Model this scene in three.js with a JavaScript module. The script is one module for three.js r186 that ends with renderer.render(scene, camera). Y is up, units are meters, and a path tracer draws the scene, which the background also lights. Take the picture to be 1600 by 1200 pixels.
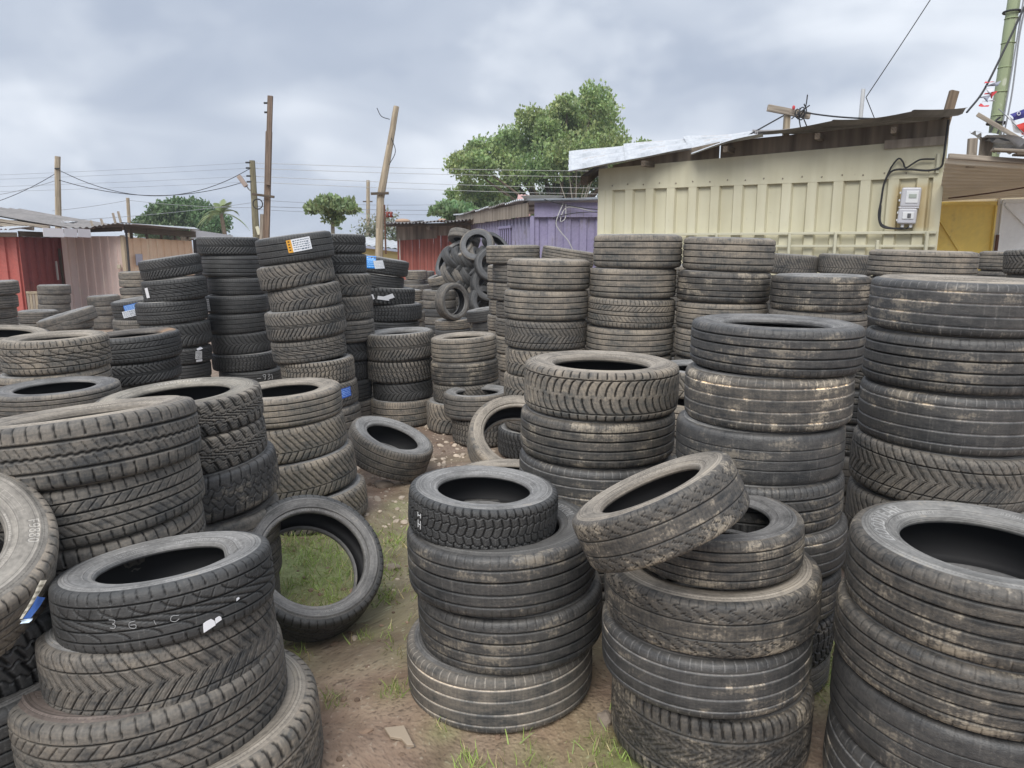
import * as THREE from 'three';
import { ImprovedNoise } from 'three/addons/math/ImprovedNoise.js';
import { mergeGeometries } from 'three/addons/utils/BufferGeometryUtils.js';
import { RoundedBoxGeometry } from 'three/addons/geometries/RoundedBoxGeometry.js';

// ---------------------------------------------------------------- camera, sky, sun, exposure
const scene = new THREE.Scene();
const camera = new THREE.PerspectiveCamera(54.7, 4 / 3, 0.05, 1500);
camera.position.set(0, 1.65, 0);
camera.rotation.x = -10.5 * Math.PI / 180;
const renderer = new THREE.WebGLRenderer({ antialias: true });
renderer.toneMapping = THREE.LinearToneMapping;
renderer.toneMappingExposure = 2.1;
renderer.shadowMap.enabled = true;

const PN = new ImprovedNoise();
const noise = (x, y, z) => PN.noise(x, y, z);
function fbm(x, y, z, oct = 4) { let a = 0.5, s = 0; for (let i = 0; i < oct; i++) { s += a * noise(x, y, z); x = x * 2.03 + 11.3; y = y * 2.03 + 5.7; z = z * 2.03 + 3.1; a *= 0.5; } return s; }
const clamp = (x, a = 0, b = 1) => Math.min(b, Math.max(a, x));
const sstep = (a, b, x) => { const t = clamp((x - a) / (b - a)); return t * t * (3 - 2 * t); };
const mix = (a, b, t) => a + (b - a) * t;
function rng(seed) { let s = seed >>> 0; return () => { s = (s + 0x6D2B79F5) >>> 0; let t = s; t = Math.imul(t ^ (t >>> 15), t | 1); t ^= t + Math.imul(t ^ (t >>> 7), t | 61); return ((t ^ (t >>> 14)) >>> 0) / 4294967296; }; }

function makeSky() {
  const W = 2048, H = 1024, data = new Float32Array(W * H * 4), R = rng(6), rad = Math.PI / 180, puffs = [[4, 14, 9, 5, 0.42], [-13, 6, 4, 3, 0.3], [-7, 7, 2.2, 2, 0.22], [14, 9, 4, 2.2, 0.28], [-34, 8, 6, 5, 0.4], [-31, 15, 6, 3, 0.25], [23, 14, 8, 4, 0.3], [32, 9, 7, 4, 0.35], [10, 18, 12, 4, 0.2]].map(([a, e, s, h, k], i) => [(a - 90) * rad, e * rad, s * rad, h * rad, k, i * 3.7]);
  for (let i = 0; i < 60; i++) { const a = 60 + R() * 240; puffs.push([(a - 90) * rad, (5 + R() * 40) * rad, (3 + R() * 8) * rad, (2 + R() * 4) * rad, 0.2 + R() * 0.2, 40 + i]); }
  for (let j = 0; j < H; j++) {
    const up = ((j + 0.5) / H - 0.5) * Math.PI, y = Math.sin(up), cu = Math.cos(up);
    for (let i = 0; i < W; i++) {
      const az = ((i + 0.5) / W - 0.5) * 2 * Math.PI, x = Math.cos(az) * cu, z = Math.sin(az) * cu;
      const yy = Math.max(y, 0), k = 1 / (yy + 0.22), px = x * k, pz = z * k;
      // overcast layer: slow darker bellies and paler gaps, a paler band low down
      const wx = fbm(px * 0.7 + 3, pz * 0.7, 1.5, 3), wz = fbm(px * 0.7, pz * 0.7 + 8, 4.5, 3);
      let d = fbm(px * 0.8 + wx * 1.2, pz * 0.8 + wz * 1.2, 7.3, 5);
      let big = fbm(px * 0.33 + 1.7, pz * 0.33 + 2.2, 2.1, 3);
      let l = 0.44 + d * 0.85 + big * 1.0 + 0.14 * x;
      l = clamp(l, 0, 1);
      const low = Math.exp(-yy * 7);
      let t = sstep(0.18, 0.86, l);
      // soft heaped cloud tops standing low over the horizon
      const hz = fbm(x * 5 + 2, y * 9, z * 5 + 1, 5), heap = sstep(0.02, 0.2, hz + 0.16 - Math.abs(yy - 0.13) * 1.2) * Math.exp(-yy * 4);
      for (const [pa, pe, sa, se, amp, sd] of puffs) { let da = az - pa; da = Math.atan2(Math.sin(da), Math.cos(da)); if (Math.abs(da) > sa * 2.4 || Math.abs(up - pe) > se * 2.4) continue; const e = (da / sa) ** 2 + ((up - pe) / (up > pe ? se * 0.75 : se * 1.3)) ** 2, n2 = fbm(az * 14 + sd, up * 20, sd, 5) * 1.5; t += amp * sstep(0.0, 0.75, Math.exp(-e * 1.1) + n2 * 0.55 - 0.32); }
      t = clamp(t + heap * 0.30 + low * 0.18);
      const o = (j * W + i) * 4, lift = 1 + 0.5 * sstep(0.3, 1, yy);
      let r = mix(0.365, 0.685, t), g = mix(0.42, 0.73, t), b = mix(0.52, 0.80, t);
      if (y < 0) { const f = sstep(0, -0.15, y); r = mix(r, 0.2, f); g = mix(g, 0.17, f); b = mix(b, 0.14, f); }
      const q = 0.60 * lift; data[o] = r * q; data[o + 1] = g * q; data[o + 2] = b * q; data[o + 3] = 1;
    }
  }
  const t = new THREE.DataTexture(data, W, H, THREE.RGBAFormat, THREE.FloatType);
  t.mapping = THREE.EquirectangularReflectionMapping; t.magFilter = THREE.LinearFilter; t.needsUpdate = true;
  return t;
}
const skyMap = makeSky();
scene.background = skyMap; scene.environment = skyMap;
const sun = new THREE.DirectionalLight(new THREE.Color(1, 0.965, 0.91), 1.5);
sun.position.set(-4, 15, 7); sun.target.position.set(0, 0, -5); sun.castShadow = true;
sun.shadow.radius = 80; sun.shadow.mapSize.set(2048, 2048);
Object.assign(sun.shadow.camera, { left: -16, right: 16, top: 16, bottom: -16, near: 1, far: 60 });
scene.add(sun, sun.target);
scene.fog = new THREE.FogExp2(new THREE.Color(0.72, 0.77, 0.84), 0.0012);

// ---------------------------------------------------------------- helpers
const used = new Map();
function numbered(n) { const k = used.get(n) ?? 0; used.set(n, k + 1); return k ? n + '_' + String(k).padStart(3, '0') : n; }
function shade(o) { o.traverse((m) => { if (m.isMesh) { m.castShadow = true; m.receiveShadow = true; } }); return o; }
function thing(name, label, category, pos = [0, 0, 0], group) {
  const o = new THREE.Group(); o.name = numbered(name); o.position.set(...pos); scene.add(o);
  o.userData = { label, category }; if (group) o.userData.group = group; return o;
}
function mesh(name, geo, mat, parent) { const m = new THREE.Mesh(geo, mat); m.name = name; m.castShadow = m.receiveShadow = true; parent.add(m); return m; }
function single(name, geo, mat, label, category, group) { const m = mesh(numbered(name), geo, mat, scene); m.userData = { label, category }; if (group) m.userData.group = group; return m; }
function struct(name, geo, mat) { const m = mesh(numbered(name), geo, mat, scene); m.userData = { kind: 'structure', label: name.replace(/_/g, ' ') }; return m; }
const V = (x, y, z) => new THREE.Vector3(x, y, z);
const lin = (r, g, b) => new THREE.Color().setRGB(r, g, b);
const MAT = (r, g, b, rough = 0.8, o = {}) => new THREE.MeshStandardMaterial({ color: lin(r, g, b), roughness: rough, side: THREE.DoubleSide, ...o });
// box between two points, w across (horizontal), h tall; up is world up
function beam(a, b, w, h, roll = 0) {
  const A = V(...a), B = V(...b), L = A.distanceTo(B), g = new RoundedBoxGeometry(w, h, L, 1, Math.min(w, h) * 0.12);
  const uv = g.attributes.uv, p = g.attributes.position; for (let i = 0; i < uv.count; i++) uv.setXY(i, p.getX(i) + p.getY(i), p.getZ(i));
  const m = new THREE.Matrix4().lookAt(A, B, Math.abs(B.y - A.y) > L * 0.95 ? V(0, 0, 1) : V(0, 1, 0)); m.multiply(new THREE.Matrix4().makeRotationZ(roll)); m.setPosition(A.clone().add(B).multiplyScalar(0.5)); g.applyMatrix4(m); return g;
}
function tube(pts, r, seg = 24, rad = 5) { return new THREE.TubeGeometry(new THREE.CatmullRomCurve3(pts.map((p) => p.isVector3 ? p : V(...p))), seg, r, rad, false); }
function sag(a, b, drop, n = 10) { const o = []; for (let i = 0; i <= n; i++) { const t = i / n; o.push(V(mix(a[0], b[0], t), mix(a[1], b[1], t) - drop * 4 * t * (1 - t), mix(a[2], b[2], t))); } return o; }
function taper(a, b, r0, r1, bend = 0, seg = 14, wob = 0, seed = 1) {  // trunk or pole between two points
  const R = rng(seed), A = V(...a), B = V(...b), pts = [], ring = 9, pos = [], idx = [], uv = [], d = B.clone().sub(A), L = d.length(); d.normalize();
  const s = Math.abs(d.y) > 0.9 ? V(1, 0, 0) : V(0, 1, 0), e1 = s.clone().cross(d).normalize(), e2 = d.clone().cross(e1);
  for (let i = 0; i <= seg; i++) {
    const t = i / seg, c = A.clone().lerp(B, t).addScaledVector(e1, Math.sin(t * Math.PI) * bend + (R() - 0.5) * wob), rr = mix(r0, r1, t) * (1 + (R() - 0.5) * wob);
    for (let k = 0; k <= ring; k++) { const f = k / ring * Math.PI * 2; const p = c.clone().addScaledVector(e1, Math.cos(f) * rr).addScaledVector(e2, Math.sin(f) * rr); pos.push(p.x, p.y, p.z); uv.push(k / ring * 0.6, t * L); }
    if (i) for (let k = 0; k < ring; k++) { const a0 = (i - 1) * (ring + 1) + k, b0 = a0 + ring + 1; idx.push(a0, a0 + 1, b0, a0 + 1, b0 + 1, b0); }
  }
  for (const [i, dir] of [[0, -1], [seg, 1]]) { const c0 = pos.length / 3, base = i * (ring + 1); const c = A.clone().lerp(B, i / seg); pos.push(c.x, c.y, c.z); uv.push(0, 0); for (let k = 0; k < ring; k++) dir > 0 ? idx.push(base + k, base + k + 1, c0) : idx.push(base + k + 1, base + k, c0); }
  const g = new THREE.BufferGeometry(); g.setAttribute('position', new THREE.Float32BufferAttribute(pos, 3)); g.setAttribute('uv', new THREE.Float32BufferAttribute(uv, 2)); g.setIndex(idx); g.computeVertexNormals(); return g;
}
const toS = (c) => Math.round(255 * clamp(c <= 0.0031308 ? c * 12.92 : 1.055 * Math.pow(c, 1 / 2.4) - 0.055));
function tex(w, h, fn, { srgb = true, rx = 1, ry = 1 } = {}) {   // fn(u, v) -> [r, g, b] linear, or a number for data
  const d = new Uint8Array(w * h * 4);
  for (let j = 0; j < h; j++) for (let i = 0; i < w; i++) { const c = fn((i + 0.5) / w, (j + 0.5) / h), o = (j * w + i) * 4; if (srgb) { d[o] = toS(c[0]); d[o + 1] = toS(c[1]); d[o + 2] = toS(c[2]); } else d[o] = d[o + 1] = d[o + 2] = Math.round(255 * clamp(c)); d[o + 3] = 255; }
  const t = new THREE.DataTexture(d, w, h, THREE.RGBAFormat); t.wrapS = t.wrapT = THREE.RepeatWrapping; t.magFilter = THREE.LinearFilter; t.minFilter = THREE.LinearMipmapLinearFilter; t.generateMipmaps = true; if (srgb) t.colorSpace = THREE.SRGBColorSpace; t.repeat.set(rx, ry); t.needsUpdate = true; return t;
}
// noise that wraps in both directions
function wrapNoise(u, v, fu, fv, seed, oct = 3) { const a = u * Math.PI * 2, b = v * Math.PI * 2, ru = fu / 6.283, rv = fv / 6.283; let s = 0, amp = 0.55; for (let o = 0; o < oct; o++) { const k = 2 ** o; s += amp * noise(Math.cos(a) * ru * k + seed + Math.cos(b) * rv * k * 0.9, Math.sin(a) * ru * k + seed * 1.7, Math.sin(b) * rv * k + Math.cos(b) * rv * k * 0.31 + seed * 0.37); amp *= 0.5; } return s; }

// ---------------------------------------------------------------- ground
const grassPatch = [[-0.45, -2.55, 0.07, 0.45], [-0.24, -2.3, 0.06, 0.4], [-0.62, -2.95, 0.09, 0.5], [-0.74, -4.6, 0.12, 0.5], [-0.52, -3.95, 0.1, 0.45], [-0.38, -3.05, 0.08, 0.5], [-0.15, -2.12, 0.06, 0.4], [-0.66, -2.5, 0.06, 0.35], [-1.08, -3.6, 0.58, 1.0], [-0.52, -3.2, 0.24, 0.36], [-0.72, -4.15, 0.3, 0.36], [-0.5, -3.6, 0.2, 0.34], [0.42, -2.12, 0.26, 0.9], [0.08, -2.15, 0.14, 0.5], [1.3, -2.75, 0.4, 0.8], [1.15, -3.0, 0.3, 0.6], [0.3, -2.3, 0.25, 0.35], [-1.2, -2.7, 0.4, 0.6], [-0.1, -2.05, 0.12, 0.3], [-0.42, -2.8, 0.14, 0.3], [0.7, -2.9, 0.4, 0.3]];
function grassAt(x, z) { let s = 0; for (const [a, b, r, k] of grassPatch) { const d2 = ((x - a) ** 2 + (z - b) ** 2) / (r * r); s = Math.max(s, k * Math.exp(-d2 * 1.1)); } return clamp(s + fbm(x * 2.2, 3, z * 2.2, 3) * 0.5); }
function groundY(x, z) { const r = Math.hypot(x, z + 4), f = Math.exp(-r * r / 140); return f * (0.035 * fbm(x * 0.9, 0.5, z * 0.9, 3) + 0.022 * fbm(x * 5, 2.5, z * 5, 3) + 0.009 * fbm(x * 15, 6.5, z * 15, 2)) - 0.006; }
{
  const N = 300, pos = [], uv = [], col = [], idx = [], map = (s) => 5 * s + 20 * s ** 3 + 475 * s ** 9;
  for (let j = 0; j <= N; j++) for (let i = 0; i <= N; i++) {
    const x = map(i / N * 2 - 1), z = map(j / N * 2 - 1) - 4; pos.push(x, groundY(x, z), z); uv.push(x / 2.4, z / 2.4);
    const g = grassAt(x, z) * Math.exp(-((x * x + (z + 3) ** 2) / 90)), n = fbm(x * 0.55, 9, z * 0.55, 4), n2 = fbm(x * 2.6, 4, z * 2.6, 3), damp = sstep(-0.1, 0.35, n + 0.25 * n2);
    let c = [mix(0.92, 1.45, damp), mix(0.92, 1.36, damp), mix(0.94, 1.26, damp)];
    c = [mix(c[0], 0.95, g), mix(c[1], 1.45, g), mix(c[2], 0.75, g)]; col.push(...c);
  }
  for (let j = 0; j < N; j++) for (let i = 0; i < N; i++) { const a = j * (N + 1) + i, b = a + N + 1; idx.push(a, b, a + 1, a + 1, b, b + 1); }
  const g = new THREE.BufferGeometry(); g.setAttribute('position', new THREE.Float32BufferAttribute(pos, 3)); g.setAttribute('uv', new THREE.Float32BufferAttribute(uv, 2)); g.setAttribute('color', new THREE.Float32BufferAttribute(col, 3)); g.setIndex(idx); g.computeVertexNormals();
  const soil = tex(1024, 1024, (u, v) => {
    const a = wrapNoise(u, v, 9, 9, 3.1, 4), b = wrapNoise(u, v, 40, 40, 8.2, 3), c = wrapNoise(u, v, 150, 150, 1.2, 2), t = clamp(0.5 + a * 1.1 + b * 0.6), gr = sstep(0.26, 0.42, c + b * 0.25), dk = sstep(0.2, 0.42, -c + a * 0.3);
    return [0, 1, 2].map((k) => mix(mix(mix([0.165, 0.115, 0.083][k], [0.29, 0.218, 0.165][k], t), [0.36, 0.31, 0.25][k], gr * 0.55), [0.06, 0.042, 0.03][k], dk * 0.55));
  });
  const soilB = tex(1024, 1024, (u, v) => 0.5 + wrapNoise(u, v, 40, 40, 8.2, 3) * 0.5 + wrapNoise(u, v, 150, 150, 1.2, 2) * 0.5, { srgb: false });
  struct('ground', g, new THREE.MeshStandardMaterial({ map: soil, bumpMap: soilB, bumpScale: 0.012, roughness: 0.93, vertexColors: true }));
}
// ---------------------------------------------------------------- the setting: sheds, kiosks, poles, trees
const wood = tex(256, 1024, (u, v) => { const g = fbm(u * 26, v * 1.6, 2.2, 4), k = fbm(u * 5, v * 2.2, 6, 3), t = clamp(0.5 + g * 1.1 + k * 0.5); return [mix(0.12, 0.36, t), mix(0.10, 0.31, t), mix(0.08, 0.25, t)]; });
const woodB = tex(256, 512, (u, v) => 0.5 + fbm(u * 30, v * 1.5, 2.2, 4), { srgb: false });
const woodMat = (r = 1, g = 1, b = 1) => new THREE.MeshStandardMaterial({ map: wood, bumpMap: woodB, bumpScale: 0.004, color: lin(r, g, b), roughness: 0.9 });
const greyWood = woodMat(1.25, 1.25, 1.25), darkWood = woodMat(0.42, 0.38, 0.34), paleWood = woodMat(1.5, 1.45, 1.3), redWood = woodMat(1.5, 0.58, 0.56);
const eaveWood = woodMat(0.75, 0.72, 0.68);
const cable = MAT(0.022, 0.022, 0.024, 0.6), wireM = MAT(0.26, 0.27, 0.29, 0.6), wirePale = MAT(0.5, 0.5, 0.48, 0.6), ironRust = MAT(0.11, 0.05, 0.03, 0.85);
function paint(base, rust, seed, { streak = 0.5, fade = 0.3, dirt = 0.35 } = {}) {
  return tex(512, 512, (u, v) => {
    const s = wrapNoise(u, v, 60, 4, seed, 3), b = wrapNoise(u, v, 5, 5, seed + 4, 4), f = wrapNoise(u, v, 50, 50, seed + 9, 3), rs = sstep(0.18, 0.4, s * streak + b * 0.55 + f * 0.12) , fd = clamp(0.5 + b + s * 0.6);
    return [0, 1, 2].map((k) => mix(mix(base[k] * (1 - dirt * 0.6 * clamp(0.5 + f + s * 0.5)), base[k] * 0.6 + 0.28, fade * fd), rust[k], rs * 0.55));
  });
}
function corrugated(A, B, y0, y1, period, depth, n, o = {}) {   // pressed sheet wall: A, B are [x, z]; n points outward; y1 may be [at A, at B]
  const L = Math.hypot(B[0] - A[0], B[1] - A[1]), dx = (B[0] - A[0]) / L, dz = (B[1] - A[1]) / L, pl = [], fr = o.fr ?? [0.42, 0.06, 0.46, 0.06];
  let s = 0; pl.push([0, 0]);
  while (s < L - 1e-4) { for (const [w, d] of [[fr[0], 0], [fr[1], 1], [fr[2], 1], [fr[3], 0]]) { s = Math.min(L, s + w * period); pl.push([s, -d * depth]); if (s >= L) break; } }
  const pos = [], uv = [], idx = [], top = (t) => Array.isArray(y1) ? mix(y1[0], y1[1], t) : y1;
  for (let i = 0; i < pl.length - 1; i++) {
    const q = pl.slice(i, i + 2), b = pos.length / 3;
    for (const [sx, d] of q) for (const hi of [0, 1]) { const y = hi ? top(sx / L) : y0; pos.push(A[0] + dx * sx + n[0] * d, y, A[1] + dz * sx + n[1] * d); uv.push(sx / 2.2, y / 2.2); }
    idx.push(b, b + 2, b + 1, b + 1, b + 2, b + 3);
  }
  const g = new THREE.BufferGeometry(); g.setAttribute('position', new THREE.Float32BufferAttribute(pos, 3)); g.setAttribute('uv', new THREE.Float32BufferAttribute(uv, 2)); g.setIndex(idx); g.computeVertexNormals(); return g;
}
function slab(A, B, y0, y1, t, n) {  // flat upright plate from A to B, t thick behind the outward face; y0, y1 may be pairs
  const P = (y, k) => Array.isArray(y) ? y[k] : y, q = [[A, 0], [B, 1]], pos = [];
  for (const d of [0, -t]) for (const [c, k] of q) for (const y of [P(y0, k), P(y1, k)]) pos.push(c[0] + n[0] * d, y, c[1] + n[1] * d);
  const f = [[0, 2, 3, 1], [6, 4, 5, 7], [4, 0, 1, 5], [2, 6, 7, 3], [1, 3, 7, 5], [4, 6, 2, 0]], pp = [], uv = [], idx = [], L = Math.hypot(B[0] - A[0], B[1] - A[1]);
  for (const face of f) { const b = pp.length / 3; for (const v of face) { pp.push(pos[v * 3], pos[v * 3 + 1], pos[v * 3 + 2]); uv.push((v & 2 ? L : 0) / 2.2, pos[v * 3 + 1] / 2.2); } idx.push(b, b + 1, b + 2, b, b + 2, b + 3); }
  const g = new THREE.BufferGeometry(); g.setAttribute('position', new THREE.Float32BufferAttribute(pp, 3)); g.setAttribute('uv', new THREE.Float32BufferAttribute(uv, 2)); g.setIndex(idx); g.computeVertexNormals(); return g;
}
function sheet(c00, c10, c11, c01, waves, amp, o = {}) {  // roof sheet over four corners (front a, front b, back b, back a); ribs run from a to b, or front to back when o.cross
  const nu = o.cross ? waves * 6 : 8, nv = o.cross ? 6 : waves * 6, pos = [], uv = [], idx = [], C = [c00, c10, c11, c01].map((c) => V(...c)), N = C[1].clone().sub(C[0]).cross(C[3].clone().sub(C[0])).normalize(), R = rng(o.seed ?? 5), ph = R() * 6;
  for (let j = 0; j <= nv; j++) for (let i = 0; i <= nu; i++) {
    const a = i / nu, b = j / nv, p = C[0].clone().multiplyScalar((1 - a) * (1 - b)).addScaledVector(C[1], a * (1 - b)).addScaledVector(C[2], a * b).addScaledVector(C[3], (1 - a) * b);
    const t = (o.cross ? a : b) * waves, w = o.box ? (clamp(Math.abs((t % 1) - 0.5) * 8 - 1.5)) : Math.cos(t * Math.PI * 2);
    p.addScaledVector(N, w * amp + (o.warp ?? 0.015) * Math.sin(a * 4 + ph + b * 3)); if (o.droop) p.y -= o.droop * Math.sin(a * Math.PI) * (1 - b);
    pos.push(p.x, p.y, p.z); uv.push(a * (o.uvu ?? 1), b * (o.uvv ?? 1));
    if (i && j) { const k = j * (nu + 1) + i; idx.push(k - nu - 2, k - nu - 1, k, k - nu - 2, k, k - 1); }
  }
  const g = new THREE.BufferGeometry(); g.setAttribute('position', new THREE.Float32BufferAttribute(pos, 3)); g.setAttribute('uv', new THREE.Float32BufferAttribute(uv, 2)); g.setIndex(idx); g.computeVertexNormals(); return g;
}
const zinc = tex(256, 256, (u, v) => { const a = wrapNoise(u, v, 6, 6, 2, 4), b = wrapNoise(u, v, 40, 8, 5, 3), t = clamp(0.55 + a + b * 0.6), r = sstep(0.25, 0.45, a + b * 0.4); return [mix(mix(0.42, 0.68, t), 0.30, r * 0.35), mix(mix(0.44, 0.70, t), 0.22, r * 0.35), mix(mix(0.46, 0.73, t), 0.15, r * 0.35)]; });
const zincM = new THREE.MeshStandardMaterial({ map: zinc, color: lin(0.92, 0.92, 0.92), metalness: 0.2, roughness: 0.5, side: THREE.DoubleSide });
const zincOld = new THREE.MeshStandardMaterial({ map: zinc, color: lin(0.42, 0.38, 0.35), metalness: 0.2, roughness: 0.75, side: THREE.DoubleSide });
const dmat = (map, rough = 0.7) => new THREE.MeshStandardMaterial({ map, roughness: rough, side: THREE.DoubleSide });

// cream container shop
{
  const t = thing('container_shop', 'long cream painted container shop with a silver and grey roof behind the right stacks', 'shop');
  const A = [1.15, -10.2], B = [4.62, -8.2], L = 4.005, d = [0.866, 0.499], n = [-0.499, 0.866], at = (s, o = 0) => [A[0] + d[0] * s + n[0] * o, A[1] + d[1] * s + n[1] * o];
  const creamT = tex(1024, 512, (u, v) => {
    const s = u * L, y = v * 3, a = fbm(s * 1.3, y * 1.3, 1, 4), st = fbm(s * 9, y * 0.7, 3, 3), f = fbm(s * 30, y * 30, 7, 2), dirt = clamp(0.35 + a * 0.9 + st * 0.7);
    let c = [0.655 - 0.13 * dirt, 0.625 - 0.135 * dirt, 0.465 - 0.125 * dirt];
    const low = sstep(1.9, 1.2, y) * 0.25; c = c.map((x, k) => mix(x, [0.36, 0.30, 0.2][k], low));
    const rx = sstep(3.48, 3.62, s + st * 0.1) * sstep(4.02, 3.86, s - st * 0.05) * sstep(1.80, 1.88, y) * sstep(2.36, 2.28, y + st * 0.05) * clamp(0.65 + a * 1.5 + st); c = c.map((x, k) => mix(x, [0.46, 0.33, 0.13][k], rx * 0.7));
    const sc = sstep(0.33, 0.42, f + a * 0.2) * 0.25; return c.map((x, k) => mix(x, [0.3, 0.25, 0.18][k], sc));
  });
  creamT.wrapS = creamT.wrapT = THREE.ClampToEdgeWrapping;
  const cream = dmat(creamT, 0.62), remap = (g) => { const p = g.attributes.position, uv = g.attributes.uv; for (let i = 0; i < p.count; i++) uv.setXY(i, clamp(((p.getX(i) - A[0]) * d[0] + (p.getZ(i) - A[1]) * d[1]) / L, 0.002, 0.998), clamp(p.getY(i) / 3, 0.01, 0.99)); return g; };
  mesh('wall_panel', remap(corrugated(at(0.1, -0.003), at(L - 0.1, -0.003), 0.12, 2.38, 0.281, 0.045, n, { fr: [0.36, 0.07, 0.5, 0.07] })), cream, t);
  mesh('upper_panel', remap(slab(A, B, 2.38, [2.66, 2.78], 0.05, n)), cream, t);
  for (const [s0, s1] of [[0, 0.1], [L - 0.1, L]]) mesh('corner_post', remap(slab(at(s0, 0.006), at(s1, 0.006), 0, 2.379, 0.08, n)), cream, t);
  for (let i = 0; i < 18; i++) mesh('rivet', new THREE.SphereGeometry(0.009, 6, 4).translate(at(0.2 + i * 0.215, 0.004)[0], 2.435 + (i % 2) * 0.012, at(0.2 + i * 0.215, 0.004)[1]), greyWood, t);
  const frameM = MAT(0.56, 0.54, 0.41, 0.6);
  mesh('rail', beam([...at(0.02, 0.03)].toSpliced(1, 0, 1.80), [...at(L - 0.02, 0.03)].toSpliced(1, 0, 1.80), 0.03, 0.03), frameM, t);
  mesh('rail', beam([...at(0.5, 0.035)].toSpliced(1, 0, 1.655), [...at(L - 0.02, 0.035)].toSpliced(1, 0, 1.655), 0.025, 0.025), frameM, t);
  for (const s of [0.98, 1.62, 2.02, 2.48, 2.98, 3.42, 3.9]) { const p = at(s, 0.065); mesh('stanchion', beam([p[0], 0.9, p[1]], [p[0], s % 1 > 0.45 ? 1.81 : 1.72, p[1]], 0.03, 0.025), frameM, t); }
  // side walls, back, eaves
  const back = [A[0] + 0.35, -12.6], backB = [B[0] + 1.1, -10.6];
  mesh('side_wall', corrugated([A[0] + 0.004, A[1] - 0.05], back, 0.05, [2.62, 2.9], 0.28, 0.04, [-1, 0.1]), cream, t);
  mesh('back_wall', slab(back, backB, 0.05, [2.9, 2.95], 0.04, [0.5, -0.86]), cream, t);
  const F = [[0.73, 2.575, -9.92], [1.42, 2.665, -9.62], [2.17, 2.775, -9.42], [2.80, 2.865, -8.82], [3.45, 2.90, -8.35], [4.1, 2.92, -7.95], [4.47, 2.905, -7.7]], K = [[0.93, 3.12, -12.5], [1.75, 3.17, -12.1], [2.6, 3.21, -11.7], [3.5, 3.24, -11.3], [4.15, 3.15, -10.9], [4.85, 3.13, -10.5], [5.3, 3.08, -10.1]];
  for (let i = 0; i < 6; i++) { const up = (p, k) => [p[0] + (k ? 0.03 : 0), p[1] + (i === 2 ? (p[2] < -11 ? 0.03 : -0.055 + (k ? 0.05 : 0)) : 0.012 * i), p[2] + (i === 2 && p[2] > -11 ? 0.12 : 0)]; mesh('roof_sheet', sheet(up(F[i]), up(F[i + 1], 1), up(K[i + 1], 1), up(K[i]), 4, 0.04, { box: 1, warp: i === 2 ? 0.02 : 0.008, seed: i + 2, droop: i > 2 ? 0.02 : 0, uvu: 0.7, uvv: 2 }), i < 3 ? zincM : zincOld, t); }
  for (const [s, yf] of [[0.75, 2.655], [1.75, 2.765], [2.75, 2.84], [3.5, 2.85]]) { const a = at(s, 0.36), b = at(s, 0.01); mesh('rafter', beam([a[0], yf, a[1]], [b[0], yf + 0.02, b[1]], 0.055, 0.07), darkWood, t); }
  mesh('eave_board', slab(at(0.2, -0.008), at(1.58, -0.008), [2.665, 2.71], [2.70, 2.90], 0.03, n), eaveWood, t); mesh('eave_board', slab(at(1.6, -0.012), at(L, -0.012), [2.71, 2.775], [2.90, 2.975], 0.03, n), eaveWood, t);
  mesh('eave_plank', slab(at(3.4, 0.03), at(4.0, 0.03), [2.70, 2.71], [2.79, 2.80], 0.02, n), greyWood, t);
  mesh('purlin', beam([0.95, 2.5, -10.1], [1.5, 2.95, -12.4], 0.09, 0.12), darkWood, t);
  mesh('conduit', beam([...at(3.93, 0.02)].toSpliced(1, 0, 2.42), [...at(3.93, 0.02)].toSpliced(1, 0, 2.62), 0.035, 0.035), frameM, t);
  // meter in a clear grey housing with its cables
  const mb = new THREE.Group(); mb.name = 'meter_box'; t.add(mb); const mc = at(3.70, 0.06), rot = Math.atan2(-d[1], d[0]);
  mb.position.set(mc[0], 2.08, mc[1]); mb.rotation.y = rot; mb.rotation.z = -0.035;
  const plastic = new THREE.MeshPhysicalMaterial({ color: lin(0.5, 0.5, 0.53), roughness: 0.3, clearcoat: 0.6 }), face = MAT(0.68, 0.69, 0.7, 0.4), dark = MAT(0.1, 0.1, 0.11, 0.5);
  mesh('housing', mergeGeometries([new RoundedBoxGeometry(0.19, 0.21, 0.11, 3, 0.02).translate(0.005, 0.092, 0), new RoundedBoxGeometry(0.185, 0.17, 0.095, 3, 0.02).translate(-0.005, -0.105, 0), new RoundedBoxGeometry(0.2, 0.02, 0.1, 2, 0.008).translate(0, -0.016, 0)]), plastic, mb);
  mesh('dial_plate', new RoundedBoxGeometry(0.12, 0.13, 0.02, 2, 0.006).translate(0.02, 0.095, 0.052), face, mb);
  mesh('display', new RoundedBoxGeometry(0.075, 0.045, 0.012, 2, 0.004).translate(0.025, 0.105, 0.062), MAT(0.36, 0.4, 0.36, 0.3), mb);
  mesh('breaker', new RoundedBoxGeometry(0.11, 0.075, 0.02, 2, 0.005).translate(0.005, -0.1, 0.046), face, mb);
  mesh('switch', new RoundedBoxGeometry(0.035, 0.045, 0.022, 2, 0.004).translate(0.015, -0.1, 0.054), dark, mb);
  for (const x of [-0.04, 0.04]) mesh('cable_gland', new THREE.CylinderGeometry(0.018, 0.018, 0.04, 10).translate(x, -0.205, 0), face, mb);
  for (const y of [0.06, 0.14, -0.07, -0.15]) mesh('hinge', new RoundedBoxGeometry(0.014, 0.022, 0.05, 1, 0.003).translate(-0.1, y, 0.01), face, mb);
  const C = (s, y, o = 0.05) => { const p = at(s, o); return [p[0], y, p[1]]; };
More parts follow.
